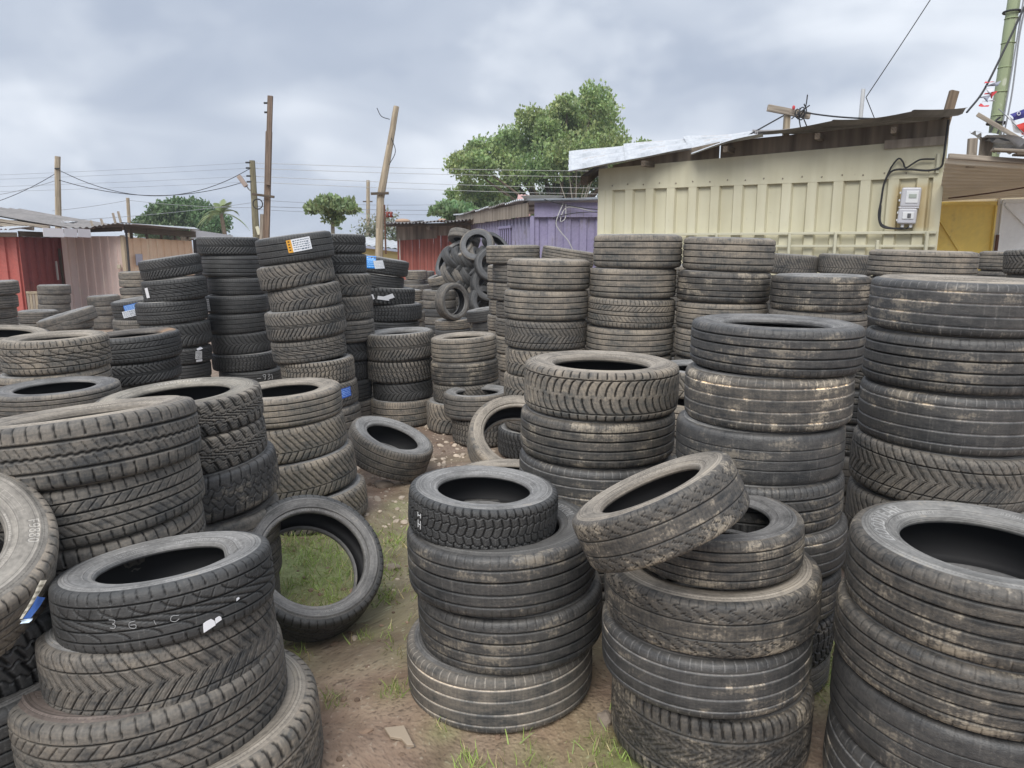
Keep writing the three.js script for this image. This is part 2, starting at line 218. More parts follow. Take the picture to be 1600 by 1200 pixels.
  mesh('meter_cable', tube([C(3.99, 2.95, 0.1), C(3.985, 2.75, 0.08), C(3.98, 2.57, 0.07), C(3.965, 2.48), C(3.86, 2.45), C(3.66, 2.47), C(3.5, 2.46), C(3.44, 2.35), C(3.42, 2.15), C(3.41, 1.98), C(3.45, 1.87), C(3.56, 1.845), C(3.65, 1.85, 0.06), C(3.66, 1.875, 0.06)], 0.011, 90, 7), cable, t);
  mesh('meter_cable', tube([C(3.44, 2.36), C(3.5, 2.52), C(3.56, 2.59), C(3.6, 2.55), C(3.63, 2.49), C(3.7, 2.53), C(3.76, 2.565), C(3.9, 2.565)], 0.009, 60, 6), cable, t);
  mesh('meter_cable', tube([C(3.42, 2.1), C(3.44, 1.9), C(3.54, 1.852), C(3.7, 1.845, 0.06), C(3.735, 1.875, 0.06)], 0.009, 40, 6), cable, t);
}
// yellow and white doors under a sheet awning, right of the container
{
  const t = thing('shop_front', 'yellow and white metal doors under a ribbed tan awning at the right edge', 'shop');
  const yel = dmat(paint([0.90, 0.67, 0.16], [0.35, 0.22, 0.06], 3.3, { fade: 0.12, dirt: 0.2, streak: 0.2 }), 0.55), wht = dmat(paint([0.85, 0.86, 0.84], [0.5, 0.45, 0.35], 5.1, { fade: 0.1, dirt: 0.15, streak: 0.15 }), 0.55), n = [-0.1, 0.995];
  const door = (x0, x1, z0, z1, m, y1, diag) => {
    const g = new THREE.Group(); g.name = 'door'; t.add(g);
    mesh('door_leaf', slab([x0, z0], [x1, z1], 0.05, y1, 0.03, n), m, g);
    mesh('door_frame', mergeGeometries([beam([x0 + 0.02, y1 - 0.02, z0 + 0.012], [x1 - 0.02, y1 - 0.02, z1 + 0.012], 0.02, 0.04), beam([x0 + 0.02, 0.05, z0 + 0.012], [x0 + 0.02, y1 - 0.045, z0 + 0.012], 0.02, 0.04), beam([x1 - 0.02, 0.05, z1 + 0.012], [x1 - 0.02, y1 - 0.045, z1 + 0.012], 0.02, 0.04)]), m, g);
    mesh('brace', beam([mix(x0, x1, diag[0]), diag[1], mix(z0, z1, diag[0]) + 0.012], [mix(x0, x1, diag[2]), diag[3], mix(z0, z1, diag[2]) + 0.012], 0.02, 0.035), m, g); return g;
  };
  door(4.86, 5.47, -8.72, -8.6, yel, 2.15, [0.05, 1.97, 0.95, 1.15]);
  const d2 = door(5.5, 6.5, -8.6, -8.45, wht, 2.17, [0.05, 2.12, 0.9, 1.3]); mesh('latch', beam([5.485, 1.6, -8.55], [5.485, 1.78, -8.55], 0.03, 0.02), ironRust, d2);
  mesh('door_post', slab([5.472, -8.59], [5.498, -8.59], 0, 2.2, 0.05, n), MAT(0.66, 0.6, 0.5), t);
  mesh('lintel', slab([4.8, -8.74], [6.3, -8.52], 2.05, 2.32, 0.03, n), MAT(0.42, 0.36, 0.26, 0.8), t);
  const tan = tex(256, 256, (u, v) => { const a = wrapNoise(u, v, 4, 4, 3, 4), b = wrapNoise(u, v, 4, 40, 6, 3), t2 = clamp(0.5 + a + b * 0.5); return [mix(0.62, 0.74, t2), mix(0.57, 0.69, t2), mix(0.47, 0.58, t2)]; });
  mesh('awning', sheet([4.27, 2.49, -7.6], [5.65, 2.36, -7.4], [6.0, 2.22, -8.5], [4.84, 2.15, -8.66], 11, 0.022, { warp: 0.006 }), dmat(tan, 0.8), t);
  mesh('awning_beam', beam([4.3, 2.525, -7.6], [5.65, 2.4, -7.4], 0.04, 0.05), greyWood, t);
  mesh('hanging_wire', tube(sag([4.8, 2.17, -8.4], [5.6, 2.33, -7.5], 0.02), 0.008, 20, 5), ironRust, t);
  for (const [a, b, w, h, m] of [[[4.66, 2.57, -7.5], [5.9, 2.46, -7.1], 0.12, 0.025, greyWood], [[4.72, 2.50, -7.25], [5.9, 2.40, -6.9], 0.14, 0.02, darkWood], [[4.98, 2.60, -7.4], [5.95, 2.52, -7.1], 0.1, 0.02, MAT(0.2, 0.42, 0.46, 0.6)], [[4.66, 2.95, -7.8], [5.05, 2.6, -7.5], 0.06, 0.04, greyWood], [[4.55, 2.7, -7.65], [4.56, 2.42, -7.65], 0.08, 0.05, greyWood], [[4.72, 2.72, -7.7], [4.72, 2.45, -7.7], 0.12, 0.03, greyWood]]) mesh('roof_timber', beam(a, b, w, h), m, t);
  const R = rng(8); for (let i = 0; i < 5; i++) mesh('torn_sheet', sheet([4.6 + i * 0.1, 2.72 - i * 0.035, -7.5], [4.85 + i * 0.11, 2.60 - i * 0.03, -7.3], [4.9 + i * 0.1, 2.62 - i * 0.02, -7.8], [4.6 + i * 0.1, 2.76 - i * 0.02, -7.85], 3, 0.018, { warp: 0.03, seed: 30 + i }), zincM, t);
  mesh('sandbag', new THREE.SphereGeometry(0.3, 16, 10).scale(1.1, 0.3, 0.6).translate(5.9, 2.62, -7.6), MAT(0.42, 0.32, 0.2, 0.95), t);
}
// purple container
{
  const t = thing('container_kiosk', 'purple container kiosk with a barred window behind the tyre heap', 'kiosk');
  const pur = dmat(paint([0.29, 0.26, 0.42], [0.20, 0.17, 0.18], 2.2, { fade: 0.22, dirt: 0.35, streak: 0.7 }), 0.65), pur2 = dmat(paint([0.34, 0.315, 0.45], [0.20, 0.17, 0.15], 7.7, { fade: 0.15, dirt: 0.4, streak: 0.9 }), 0.65);
  const Cn = [0.38, -14.3], Rr = [1.75, -14.3], Lf = [-1.5, -21.5], nl = [-0.967, -0.252].map((x) => -x * -1), n2 = [-0.968, 0.252];
  mesh('wall', corrugated(Cn, Rr, 0.05, 2.2, 0.30, 0.035, [0, 1]), pur, t);
  mesh('wall', corrugated(Lf, [Cn[0] - 0.004, Cn[1] - 0.01], 0.05, 2.22, 0.28, 0.035, n2), pur2, t);
  mesh('corner_post', beam([Cn[0], 0, Cn[1]], [Cn[0], 2.2, Cn[1]], 0.08, 0.08), pur, t);
  mesh('fascia', slab([Cn[0] + 0.04, Cn[1] + 0.06], [Rr[0], Rr[1] + 0.06], 2.19, 2.46, 0.04, [0, 1]), pur, t);
  for (let i = 0; i < 6; i++) { const f = (k) => [mix(Lf[0], Cn[0], k) + n2[0] * 0.09, mix(Lf[1], Cn[1], k) + n2[1] * 0.09]; mesh('fascia_board', slab(f(i / 6), f((i + 0.985) / 6), [2.22, 2.2], [2.49 - i * 0.006, 2.485 - i * 0.006], 0.03, n2), greyWood, t); }
  for (let i = 0; i < 5; i++) { const f = (k, o) => [mix(Lf[0], Cn[0], k) + n2[0] * o, 2.51 + (o > 0 ? 0 : 0.1), mix(Lf[1], Cn[1], k) + n2[1] * o]; mesh('roof_sheet', sheet(f(i / 5, 0.16), f((i + 1) / 5, 0.16), f((i + 1) / 5, -2.2), f(i / 5, -2.2), 10, 0.02, { cross: 1, seed: i }), i % 2 ? zincOld : zincM, t); }
  mesh('roof_edge', sheet([0.3, 2.475, -14.1], [1.8, 2.475, -14.1], [1.9, 2.5, -16], [0.2, 2.5, -16], 6, 0.01, {}), zincM, t);
  const w = new THREE.Group(); w.name = 'window'; t.add(w); const c = (k, y, o) => [mix(Lf[0], Cn[0], k) + n2[0] * o, y, mix(Lf[1], Cn[1], k) + n2[1] * o], wx = [0.665, 0.79];
  mesh('opening', slab([c(wx[0], 0, 0.01)[0], c(wx[0], 0, 0.01)[2]], [c(wx[1], 0, 0.01)[0], c(wx[1], 0, 0.01)[2]], 1.62, 2.03, 0.02, n2), MAT(0.02, 0.02, 0.024, 0.5), w);
  for (let i = 0; i <= 5; i++) { const k = mix(wx[0], wx[1], i / 5); mesh('bar', beam(c(k, 1.6, 0.03), c(k, 2.05, 0.03), 0.035, 0.05), pur, w); }
  for (const y of [1.6, 2.05]) mesh('frame', beam(c(wx[0] - 0.01, y, 0.03), c(wx[1] + 0.01, y, 0.03), 0.04, 0.05), pur, w);
  mesh('loose_wire', tube([[0.95, 2.43, -14.15], [0.85, 2.2, -14.1], [0.82, 2.05, -14.1], [0.92, 1.9, -14.1], [1.05, 1.75, -14.1], [1.15, 1.55, -14.1]], 0.009, 40, 5), wirePale, t);
  mesh('loose_wire', tube([[1.0, 2.42, -14.15], [0.98, 2.15, -14.1], [0.9, 2.1, -14.1], [1.0, 2.35, -14.15], [1.6, 2.27, -14.15]], 0.008, 40, 5), wirePale, t);
  mesh('loose_wire', tube(sag([0.6, 2.5, -14.1], [1.62, 2.32, -14.1], 0.03), 0.009, 20, 5), cable, t);
  mesh('loose_wire', tube(sag([0.75, 2.17, -14.1], [1.62, 2.27, -14.1], -0.04), 0.008, 20, 5), cable, t);
}
single('trough', new THREE.LatheGeometry([[0.001, 0], [0.28, 0.0], [0.34, 0.1], [0.36, 0.105], [0.33, 0.08], [0.26, 0.02], [0.001, 0.02]].map((p) => new THREE.Vector2(...p)), 28).scale(1.2, 1, 0.8).translate(0.6, 2.53, -15.2), MAT(0.3, 0.29, 0.26), 'shallow grey basin lying on the purple kiosk roof', 'basin');
single('red_roofed_hut', mergeGeometries([sheet([0.15, 3.05, -24], [0.6, 3.05, -24], [0.55, 3.32, -25], [0.2, 3.3, -25], 3, 0.012, { cross: 1 }), sheet([0.16, 3.05, -24.02], [0.58, 3.05, -24.02], [0.58, 0, -24.1], [0.16, 0, -24.1], 4, 0.02, { cross: 1 })]), MAT(0.5, 0.3, 0.28), 'scrap of faded red roof seen under the big tree', 'hut');
// maroon timber shed
{
  const t = thing('timber_shed', 'maroon board shed with grey timber fascia and rusty ribbed roof', 'shed');
  for (let i = 0; i < 11; i++) { const x0 = -3.02 + i * 0.19; mesh('wall_board', slab([x0, -20 + (i % 3) * 0.004], [x0 + 0.184, -20 + (i % 3) * 0.004], 0.02, 2.22, 0.03, [0, 1]), i % 4 === 2 ? woodMat(1.3, 0.46, 0.44) : redWood, t); }
  mesh('fascia_board', slab([-3.05, -19.95], [-1.98, -19.95], [1.80, 1.86], [2.17, 2.2], 0.04, [0, 1]), greyWood, t);
  mesh('fascia_board', slab([-1.97, -19.94], [-0.9, -19.94], [1.93, 1.95], [2.18, 2.2], 0.04, [0, 1]), greyWood, t);
  mesh('joist', beam([-2.15, 2.13, -19.4], [-2.15, 2.15, -20.2], 0.1, 0.12), greyWood, t); mesh('eave_batten', beam([-3.2, 2.17, -19.2], [-1.0, 2.22, -19.4], 0.05, 0.07), darkWood, t);
  for (let i = 0; i < 3; i++) mesh('roof_sheet', sheet([-3.3 + i * 0.8, 2.22 + i * 0.028, -19.1], [-2.48 + i * 0.8, 2.248 + i * 0.028, -19.1], [-2.48 + i * 0.8, 2.34, -21.5], [-3.3 + i * 0.8, 2.32, -21.5], 9, 0.022, { cross: 1, seed: i }), zincOld, t);
  mesh('side_wall', slab([-3.04, -20.02], [-3.04, -22], 0, 2.2, 0.04, [-1, 0]), redWood, t); mesh('pole_pipe', beam([-2.96, 0, -19.9], [-2.96, 1.85, -19.9], 0.03, 0.03), MAT(0.55, 0.5, 0.46), t);
  mesh('rubble', new THREE.IcosahedronGeometry(0.16, 1).scale(1.3, 0.4, 1).translate(-2.85, 2.3, -19.8), MAT(0.4, 0.28, 0.2, 0.95), t); mesh('rubble', new THREE.IcosahedronGeometry(0.1, 1).scale(1.2, 0.5, 1).translate(-1.8, 2.31, -19.6), MAT(0.4, 0.28, 0.2, 0.95), t);
}
// red kiosk and pink shed on the left
{
  const t = thing('metal_kiosk', 'dark red ribbed metal kiosk with a patched roof at the left edge', 'kiosk');
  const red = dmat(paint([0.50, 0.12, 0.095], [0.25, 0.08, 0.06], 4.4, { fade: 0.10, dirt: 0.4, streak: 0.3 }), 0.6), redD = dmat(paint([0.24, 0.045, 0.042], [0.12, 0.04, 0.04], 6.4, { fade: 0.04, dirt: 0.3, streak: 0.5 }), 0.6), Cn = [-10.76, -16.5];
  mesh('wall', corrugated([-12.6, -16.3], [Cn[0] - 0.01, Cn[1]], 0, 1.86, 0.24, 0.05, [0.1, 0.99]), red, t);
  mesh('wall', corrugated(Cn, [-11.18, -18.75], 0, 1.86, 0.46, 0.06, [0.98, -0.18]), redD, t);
  mesh('header', beam([-12.5, 1.9, -16.25], [-10.74, 1.9, -16.42], 0.05, 0.1), greyWood, t);
  mesh('header', beam([-10.74, 1.92, -16.5], [-11.1, 1.92, -18.6], 0.05, 0.12), darkWood, t);
  for (let i = 0; i < 3; i++) mesh('roof_sheet', sheet([-12.8 + i * 0.72, 2.02 - i * 0.01, -16.0], [-12.06 + i * 0.72, 2.01 - i * 0.01, -16.05], [-12.0 + i * 0.72, 2.25, -18.5], [-12.7 + i * 0.72, 2.25, -18.5], 8, 0.018, { cross: 1, seed: i }), i === 2 ? zincM : zincOld, t);
  mesh('roof_sheet', sheet([-12.8, 2.55, -16.6], [-10.0, 2.07, -17.0], [-10.0, 2.12, -19.5], [-12.6, 2.6, -19.5], 9, 0.02, { seed: 9 }), zincOld, t);
  for (const [a, b] of [[[-12.8, 2.46, -16.5], [-10.3, 2.06, -16.9]], [[-12.8, 2.36, -16.45], [-10.6, 2.03, -16.8]]]) mesh('roof_timber', beam(a, b, 0.08, 0.07), greyWood, t);
  const white = MAT(0.66, 0.64, 0.66, 0.5);
  for (const [a, b] of [[[-10.24, -16.55], [-10.0, -16.9]], [[-9.99, -16.91], [-9.9, -17.25]], [[-9.885, -17.26], [-9.79, -17.6]]]) mesh('awning_sheet', slab(a, b, [1.86, 1.85], [2.05, 2.04], 0.015, [0.85, 0.5]), white, t);
  mesh('door_bar', beam([-11.0, 0.85, -18.15], [-11.0, 1.3, -18.15], 0.035, 0.035), MAT(0.5, 0.48, 0.46), t); mesh('plank', beam([-11.02, 0.2, -18.4], [-11.1, 1.6, -18.5], 0.06, 0.04), darkWood, t);
}
{
  const t = thing('metal_shed', 'faded pink and orange metal shed with a sagging dark roof', 'shed');
  const pink = dmat(paint([0.88, 0.70, 0.63], [0.86, 0.78, 0.66], 8.4, { fade: 0.4, dirt: 0.1, streak: 0.6 }), 0.7), orange = dmat(paint([0.78, 0.54, 0.36], [0.82, 0.72, 0.54], 1.4, { fade: 0.28, dirt: 0.12, streak: 0.9 }), 0.7), Cn = [-9.59, -18.6];
  mesh('wall', corrugated([-11.5, -19.02], [Cn[0] - 0.02, Cn[1]], 0, 1.90, 0.24, 0.025, [0.2, 0.98]), pink, t);
  mesh('wall', corrugated([Cn[0] + 0.06, Cn[1] - 0.02], [-9.15, -21.6], 0, [1.88, 1.80], 0.33, 0.03, [0.97, 0.1]), orange, t);
  mesh('corner_post', beam([Cn[0] + 0.02, 0, Cn[1] + 0.01], [Cn[0] + 0.02, 1.92, Cn[1] + 0.01], 0.09, 0.09), MAT(0.58, 0.47, 0.33, 0.7), t);
  mesh('post', beam([-9.44, 0, -18.5], [-9.42, 2.05, -18.5], 0.045, 0.045), MAT(0.05, 0.045, 0.045, 0.7), t);
  mesh('eave_board', beam([-11.0, 2.02, -18.6], [-9.5, 2.06, -18.45], 0.04, 0.1), darkWood, t); mesh('eave_board', beam([-9.45, 2.06, -18.5], [-8.95, 1.98, -21.4], 0.04, 0.16), darkWood, t);
  for (let i = 0; i < 5; i++) mesh('truss', beam([-9.4 + i * 0.09, 1.84, -18.7 - i * 0.6], [-9.4 + i * 0.09, 2.08, -18.7 - i * 0.6], 0.06, 0.05), darkWood, t);
  mesh('roof_sheet', sheet([-10.6, 2.06, -18.1], [-9.3, 2.19, -18.1], [-8.9, 2.15, -21.4], [-10.2, 2.1, -21.4], 12, 0.015, { cross: 1 }), zincOld, t);
  mesh('roof_sheet', sheet([-9.34, 2.205, -18.08], [-9.1, 2.16, -18.2], [-8.75, 2.12, -21.3], [-9.0, 2.16, -21.4], 4, 0.012, { cross: 1 }), zincM, t);
  mesh('roof_panel', slab([-8.98, -21.2], [-8.55, -23.2], [1.86, 1.88], [2.12, 1.98], 0.03, [0.97, 0.2]), MAT(0.62, 0.63, 0.66, 0.55), t);
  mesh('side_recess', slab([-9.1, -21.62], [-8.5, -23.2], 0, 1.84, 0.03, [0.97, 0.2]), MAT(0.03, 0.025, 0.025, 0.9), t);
  for (const [x, y, h] of [[-10.1, 2.08, 0.18], [-9.85, 2.1, 0.2], [-9.55, 2.16, 0.28], [-9.42, 2.18, 0.3]]) mesh('roof_stick', beam([x, y, -18.3], [x - 0.1, y + h, -18.4], 0.05, 0.04), greyWood, t);
  mesh('lock_box', new RoundedBoxGeometry(0.08, 0.1, 0.06, 2, 0.01).translate(-9.7, 1.16, -18.55), MAT(0.66, 0.58, 0.44), t);
  mesh('poster', slab([-9.44, -18.9], [-9.42, -19.2], 1.18, 1.46, 0.01, [0.97, 0.1]), MAT(0.42, 0.42, 0.5, 0.7), t);
}
{
  const t = thing('wooden_bin', 'rough wooden bin with sticks poking out beside the red kiosk', 'bin', [-9.9, 0, -15.4]); t.scale.set(0.36, 0.85, 0.36);
  for (let i = 0; i < 4; i++) mesh('slat', beam([-0.24 + i * 0.15, 0.05, 0], [-0.26 + i * 0.165, 0.86, 0.02], 0.02, 0.14, Math.PI / 2), i % 2 ? paleWood : greyWood, t);
  for (let i = 0; i < 3; i++) mesh('slat', beam([0.27, 0.05, -0.05 - i * 0.16], [0.29, 0.86, -0.05 - i * 0.16], 0.14, 0.02, Math.PI / 2), greyWood, t);
  mesh('rim', beam([-0.32, 0.84, 0.04], [0.32, 0.84, 0.04], 0.03, 0.06), paleWood, t);
  for (let i = 0; i < 5; i++) mesh('stick', tube([[-0.2 + i * 0.1, 0.5, -0.15], [-0.32 + i * 0.13, 1.0 + (i % 2) * 0.06, -0.1]], 0.012, 4, 5), ironRust, t);
}
{
  const t = thing('house', 'low yellow house with a pale roof edge beyond the leaning pole', 'house');
  const yl = MAT(0.62, 0.52, 0.24, 0.85); mesh('wall', slab([-6.2, -26.5], [-3.5, -26], 0, [1.72, 1.45], 0.2, [0.2, 0.98]), yl, t);
  mesh('roof', sheet([-6.5, 1.86, -26.1], [-3.3, 1.5, -25.6], [-3.2, 1.7, -29], [-6.4, 2.1, -29], 14, 0.02, { cross: 1 }), zincM, t); mesh('fascia', beam([-6.5, 1.8, -26.05], [-3.3, 1.44, -25.55], 0.04, 0.08), MAT(0.3, 0.33, 0.42), t);
}
// poles
function pole(name, label, fn, cat = 'pole') { const t = thing(name, label, cat); fn((n, g, m) => mesh(n, g, m, t)); return t; }
pole('utility_pole', 'pale bare wooden pole standing behind the red kiosk', (m) => { m('shaft', taper([-12.78, 0, -21], [-12.37, 4.06, -21], 0.09, 0.072, 0, 14, 0.03, 3), paleWood); m('insulator', new THREE.CylinderGeometry(0.02, 0.02, 0.12, 8).rotateZ(1.57).translate(-12.36, 3.73, -20.9), cable); });
pole('utility_pole', 'thin short pole behind the pink shed roof', (m) => m('shaft', taper([-12.2, 0, -24], [-12.07, 3.15, -24], 0.06, 0.05, 0, 10, 0.02, 4), paleWood));
pole('street_light_pole', 'greenish wooden pole carrying a small lamp and thin wires', (m) => {
  m('shaft', taper([-7.44, 0, -22], [-7.42, 4.06, -22], 0.12, 0.08, 0, 14, 0.02, 5), woodMat(0.75, 0.78, 0.6)); m('lamp', new RoundedBoxGeometry(0.12, 0.36, 0.1, 2, 0.02).rotateZ(0.6).translate(-7.68, 3.48, -21.85), MAT(0.35, 0.28, 0.24)); m('lamp_arm', tube([[-7.62, 3.4, -21.9], [-7.52, 3.24, -21.95], [-7.45, 3.22, -22]], 0.02, 8, 5), MAT(0.4, 0.4, 0.4));
  for (const y of [4.0, 3.85, 3.63, 3.47]) m('insulator', new THREE.CylinderGeometry(0.025, 0.025, 0.14, 8).rotateZ(1.57).translate(-7.52, y, -21.95), cable); m('tag', new RoundedBoxGeometry(0.1, 0.24, 0.02, 1, 0.008).rotateZ(0.25).translate(-7.32, 2.1, -21.85), MAT(0.62, 0.6, 0.45)); });
pole('timber_mast', 'tall mast of two spliced brown planks with a short crossbar', (m) => {
  m('lower_plank', beam([-5.35, 0, -16], [-5.01, 3.98, -16], 0.12, 0.09), woodMat(0.75, 0.62, 0.55)); m('upper_plank', beam([-5.07, 2.9, -15.9], [-4.91, 4.66, -15.9], 0.1, 0.07), woodMat(0.72, 0.62, 0.58)); m('short_plank', beam([-5.48, 0, -16.05], [-5.27, 2.32, -16.05], 0.07, 0.06), greyWood);
  m('crossbar', beam([-5.4, 2.72, -15.88], [-4.94, 2.66, -15.88], 0.05, 0.05), darkWood); for (const y of [4.52, 4.34]) m('peg', new THREE.CylinderGeometry(0.02, 0.02, 0.1, 8).rotateZ(1.57).translate(-5.0, y, -15.9), cable); m('wire_coil', new THREE.TorusGeometry(0.1, 0.012, 6, 24).translate(-5.3, 2.52, -15.9), cable); });
pole('utility_pole', 'thin distant pale pole right of the papaya tree', (m) => { m('shaft', taper([-6.16, 0, -32], [-6.0, 4.36, -32], 0.1, 0.075, 0, 10, 0.02, 6), paleWood); m('arm', beam([-6.25, 3.5, -32], [-5.85, 3.5, -32], 0.05, 0.05), darkWood); });
pole('utility_pole', 'crooked pale pole leaning right above the maroon shed', (m) => {
  m('shaft', mergeGeometries([taper([-2.72, 0, -15], [-2.58, 2.62, -15], 0.085, 0.075, 0.02, 10, 0.03, 7), taper([-2.58, 2.60, -15], [-2.22, 4.3, -15], 0.078, 0.055, -0.03, 12, 0.03, 8)]), paleWood); m('crossbar', beam([-2.75, 2.66, -14.9], [-2.4, 2.67, -14.9], 0.04, 0.05), darkWood);
  m('stay', beam([-2.49, 1.5, -14.88], [-2.49, 2.45, -14.88], 0.03, 0.03), ironRust); for (const x of [-2.43, -2.36]) m('insulator', new THREE.LatheGeometry([[0, -0.06], [0.04, -0.05], [0.025, 0], [0.04, 0.05], [0, 0.06]].map((p) => new THREE.Vector2(...p)), 10).translate(x, 2.26, -14.85), MAT(0.2, 0.04, 0.03, 0.4));
  m('loose_wire', tube([[-2.35, 4.05, -14.95], [-2.5, 4.1, -14.9], [-2.58, 4.25, -14.9]], 0.007, 12, 4), cable); m('loose_wire', tube([[-2.32, 3.7, -14.9], [-2.25, 3.45, -14.9], [-2.38, 3.2, -14.9]], 0.007, 12, 4), cable); });
pole('cross_pole', 'wooden cross post wound with black wire above the container roof', (m) => {
  m('post', beam([3.88, 2.6, -11], [3.88, 3.5, -10.98], 0.08, 0.08), paleWood); m('crossarm', beam([3.58, 3.56, -10.93], [4.18, 3.45, -10.93], 0.06, 0.09), greyWood);
  for (const [a, b, c] of [[[4.0, 3.4, -10.9], [4.08, 3.55, -10.86], [4.1, 3.72, -10.86]], [[4.03, 3.42, -10.86], [4.1, 3.5, -10.86], [4.06, 3.6, -10.86]], [[3.98, 3.5, -10.86], [4.03, 3.3, -10.86], [4.07, 3.16, -10.86]], [[4.05, 3.44, -10.86], [4.12, 3.3, -10.86], [4.18, 3.17, -10.86]], [[3.9, 3.4, -10.86], [4.0, 3.48, -10.86], [4.14, 3.58, -10.86]]]) m('wire', tube([a, b, c], 0.009, 14, 5), cable);
  for (let i = 0; i < 3; i++) m('wire_coil', new THREE.TorusGeometry(0.06 + i * 0.012, 0.008, 5, 18).rotateY(0.7 + i * 0.5).translate(4.0 + i * 0.03, 3.48, -10.92), cable); m('red_rag', new THREE.IcosahedronGeometry(0.022, 1).scale(1, 1.4, 0.8).translate(3.92, 3.55, -10.86), MAT(0.5, 0.06, 0.07)); });
pole('pipe_mast', 'slim pale grey pipe standing behind the container roof', (m) => m('pipe', taper([5.36, 2.6, -12], [5.38, 4.02, -12], 0.032, 0.03, 0, 6), MAT(0.5, 0.51, 0.52, 0.5)));
pole('roof_plank', 'weathered plank sticking up at the right end of the container roof', (m) => m('plank', beam([4.71, 2.85, -8.5], [4.80, 3.31, -8.5], 0.09, 0.06), woodMat(0.7, 0.6, 0.5)), 'plank');
pole('bamboo_pole', 'tall green bamboo pole rising above the awning at the right', (m) => {
  const a = V(5.53, 0, -9), b = V(5.66, 4.75, -9); m('culm', taper(a.toArray(), b.toArray(), 0.08, 0.064, 0, 20, 0.015, 9), dmat(tex(128, 512, (u, v) => { const f = wrapNoise(u, v, 10, 24, 3, 3), p = sstep(0.22, 0.34, f); return [mix(0.30, 0.48, p), mix(0.35, 0.51, p), mix(0.21, 0.39, p)]; }, { ry: 0.3 }), 0.6));
  for (let i = 0; i < 9; i++) { const c = a.clone().lerp(b, 0.55 + i * 0.055); m('node_ring', new THREE.TorusGeometry(0.068, 0.006, 6, 18).rotateX(Math.PI / 2).translate(c.x, c.y, c.z), MAT(0.3, 0.36, 0.2, 0.7)); }
  m('lashing', new THREE.TorusGeometry(0.09, 0.016, 6, 18).rotateX(Math.PI / 2).translate(5.605, 3.05, -9), cable); m('lashing', new THREE.TorusGeometry(0.085, 0.012, 6, 18).rotateX(Math.PI / 2).translate(5.64, 4.25, -9), cable);
  m('wire', tube(sag([5.71, 4.75, -8.9], [5.6, 2.7, -8.9], 0.05), 0.008, 16, 5), wireM); m('wire', tube([[5.78, 4.6, -8.9], [5.7, 4.1, -8.9], [5.68, 3.3, -8.9], [5.62, 2.7, -8.9]], 0.009, 16, 5), wireM); m('wire', tube([[5.5, 2.7, -8.8], [5.42, 2.85, -8.8], [5.5, 3.05, -8.85], [5.58, 3.1, -8.9]], 0.012, 16, 5), cable); m('wire', tube([[5.45, 2.68, -8.8], [5.52, 2.95, -8.8], [5.6, 3.0, -8.9]], 0.01, 16, 5), cable); });
{
  const t = thing('bunting', 'black line with torn red and white flag scraps at the bamboo pole', 'bunting');
  mesh('line', tube([[5.72, 4.3, -8.9], [5.45, 3.8, -8.75], [5.2, 3.33, -8.65], [4.93, 3.08, -8.45]], 0.012, 24, 5), cable, t);
  const R = rng(21); for (let i = 0; i < 7; i++) { const x = 5.15 + R() * 0.06 + i * 0.01, y = 3.2 + i * 0.04, w = 0.03 + R() * 0.07; mesh('flag_scrap', sheet([x, y, -8.66], [x + w, y + (R() - 0.7) * 0.1, -8.6 + R() * 0.06], [x + w * 0.9, y - 0.012 + (R() - 0.7) * 0.1, -8.58], [x + 0.01, y - 0.02, -8.66], 1, 0.012, { warp: 0.02, seed: i }), [MAT(0.55, 0.06, 0.07), MAT(0.68, 0.68, 0.72), MAT(0.3, 0.32, 0.38)][i % 3], t); }
}
{
  const t = thing('flag', 'red, white and blue pennant on a rope at the right edge', 'flag');
  const C = [5.585, 3.10, -8.8]; mesh('red_field', sheet([5.70, 3.00, -8.8], [6.0, 3.1, -8.75], [6.02, 2.86, -8.78], [5.79, 2.90, -8.8], 1, 0.01, { warp: 0.02 }), MAT(0.62, 0.06, 0.05, 0.8), t);
  mesh('blue_field', sheet([5.615, 3.115, -8.79], [5.95, 3.24, -8.75], [5.99, 3.13, -8.75], [5.68, 3.05, -8.79], 1, 0.008, { warp: 0.015 }), MAT(0.06, 0.06, 0.26, 0.8), t);
  mesh('white_field', sheet([5.585, 3.11, -8.8], [5.69, 3.06, -8.795], [5.78, 2.90, -8.795], [5.70, 2.93, -8.8], 1, 0.008, { warp: 0.015 }), MAT(0.66, 0.67, 0.7, 0.8), t);
  mesh('emblem', new THREE.TorusGeometry(0.018, 0.005, 5, 14).translate(5.70, 3.12, -8.765), MAT(0.6, 0.6, 0.68), t);
  mesh('rope', tube([[5.5, 3.18, -8.82], [5.585, 3.10, -8.8], [5.8, 2.9, -8.78]], 0.006, 10, 4), wireM, t); mesh('rope', tube([[5.62, 2.8, -8.9], [5.85, 2.9, -8.8]], 0.006, 4, 4), wireM, t);
}
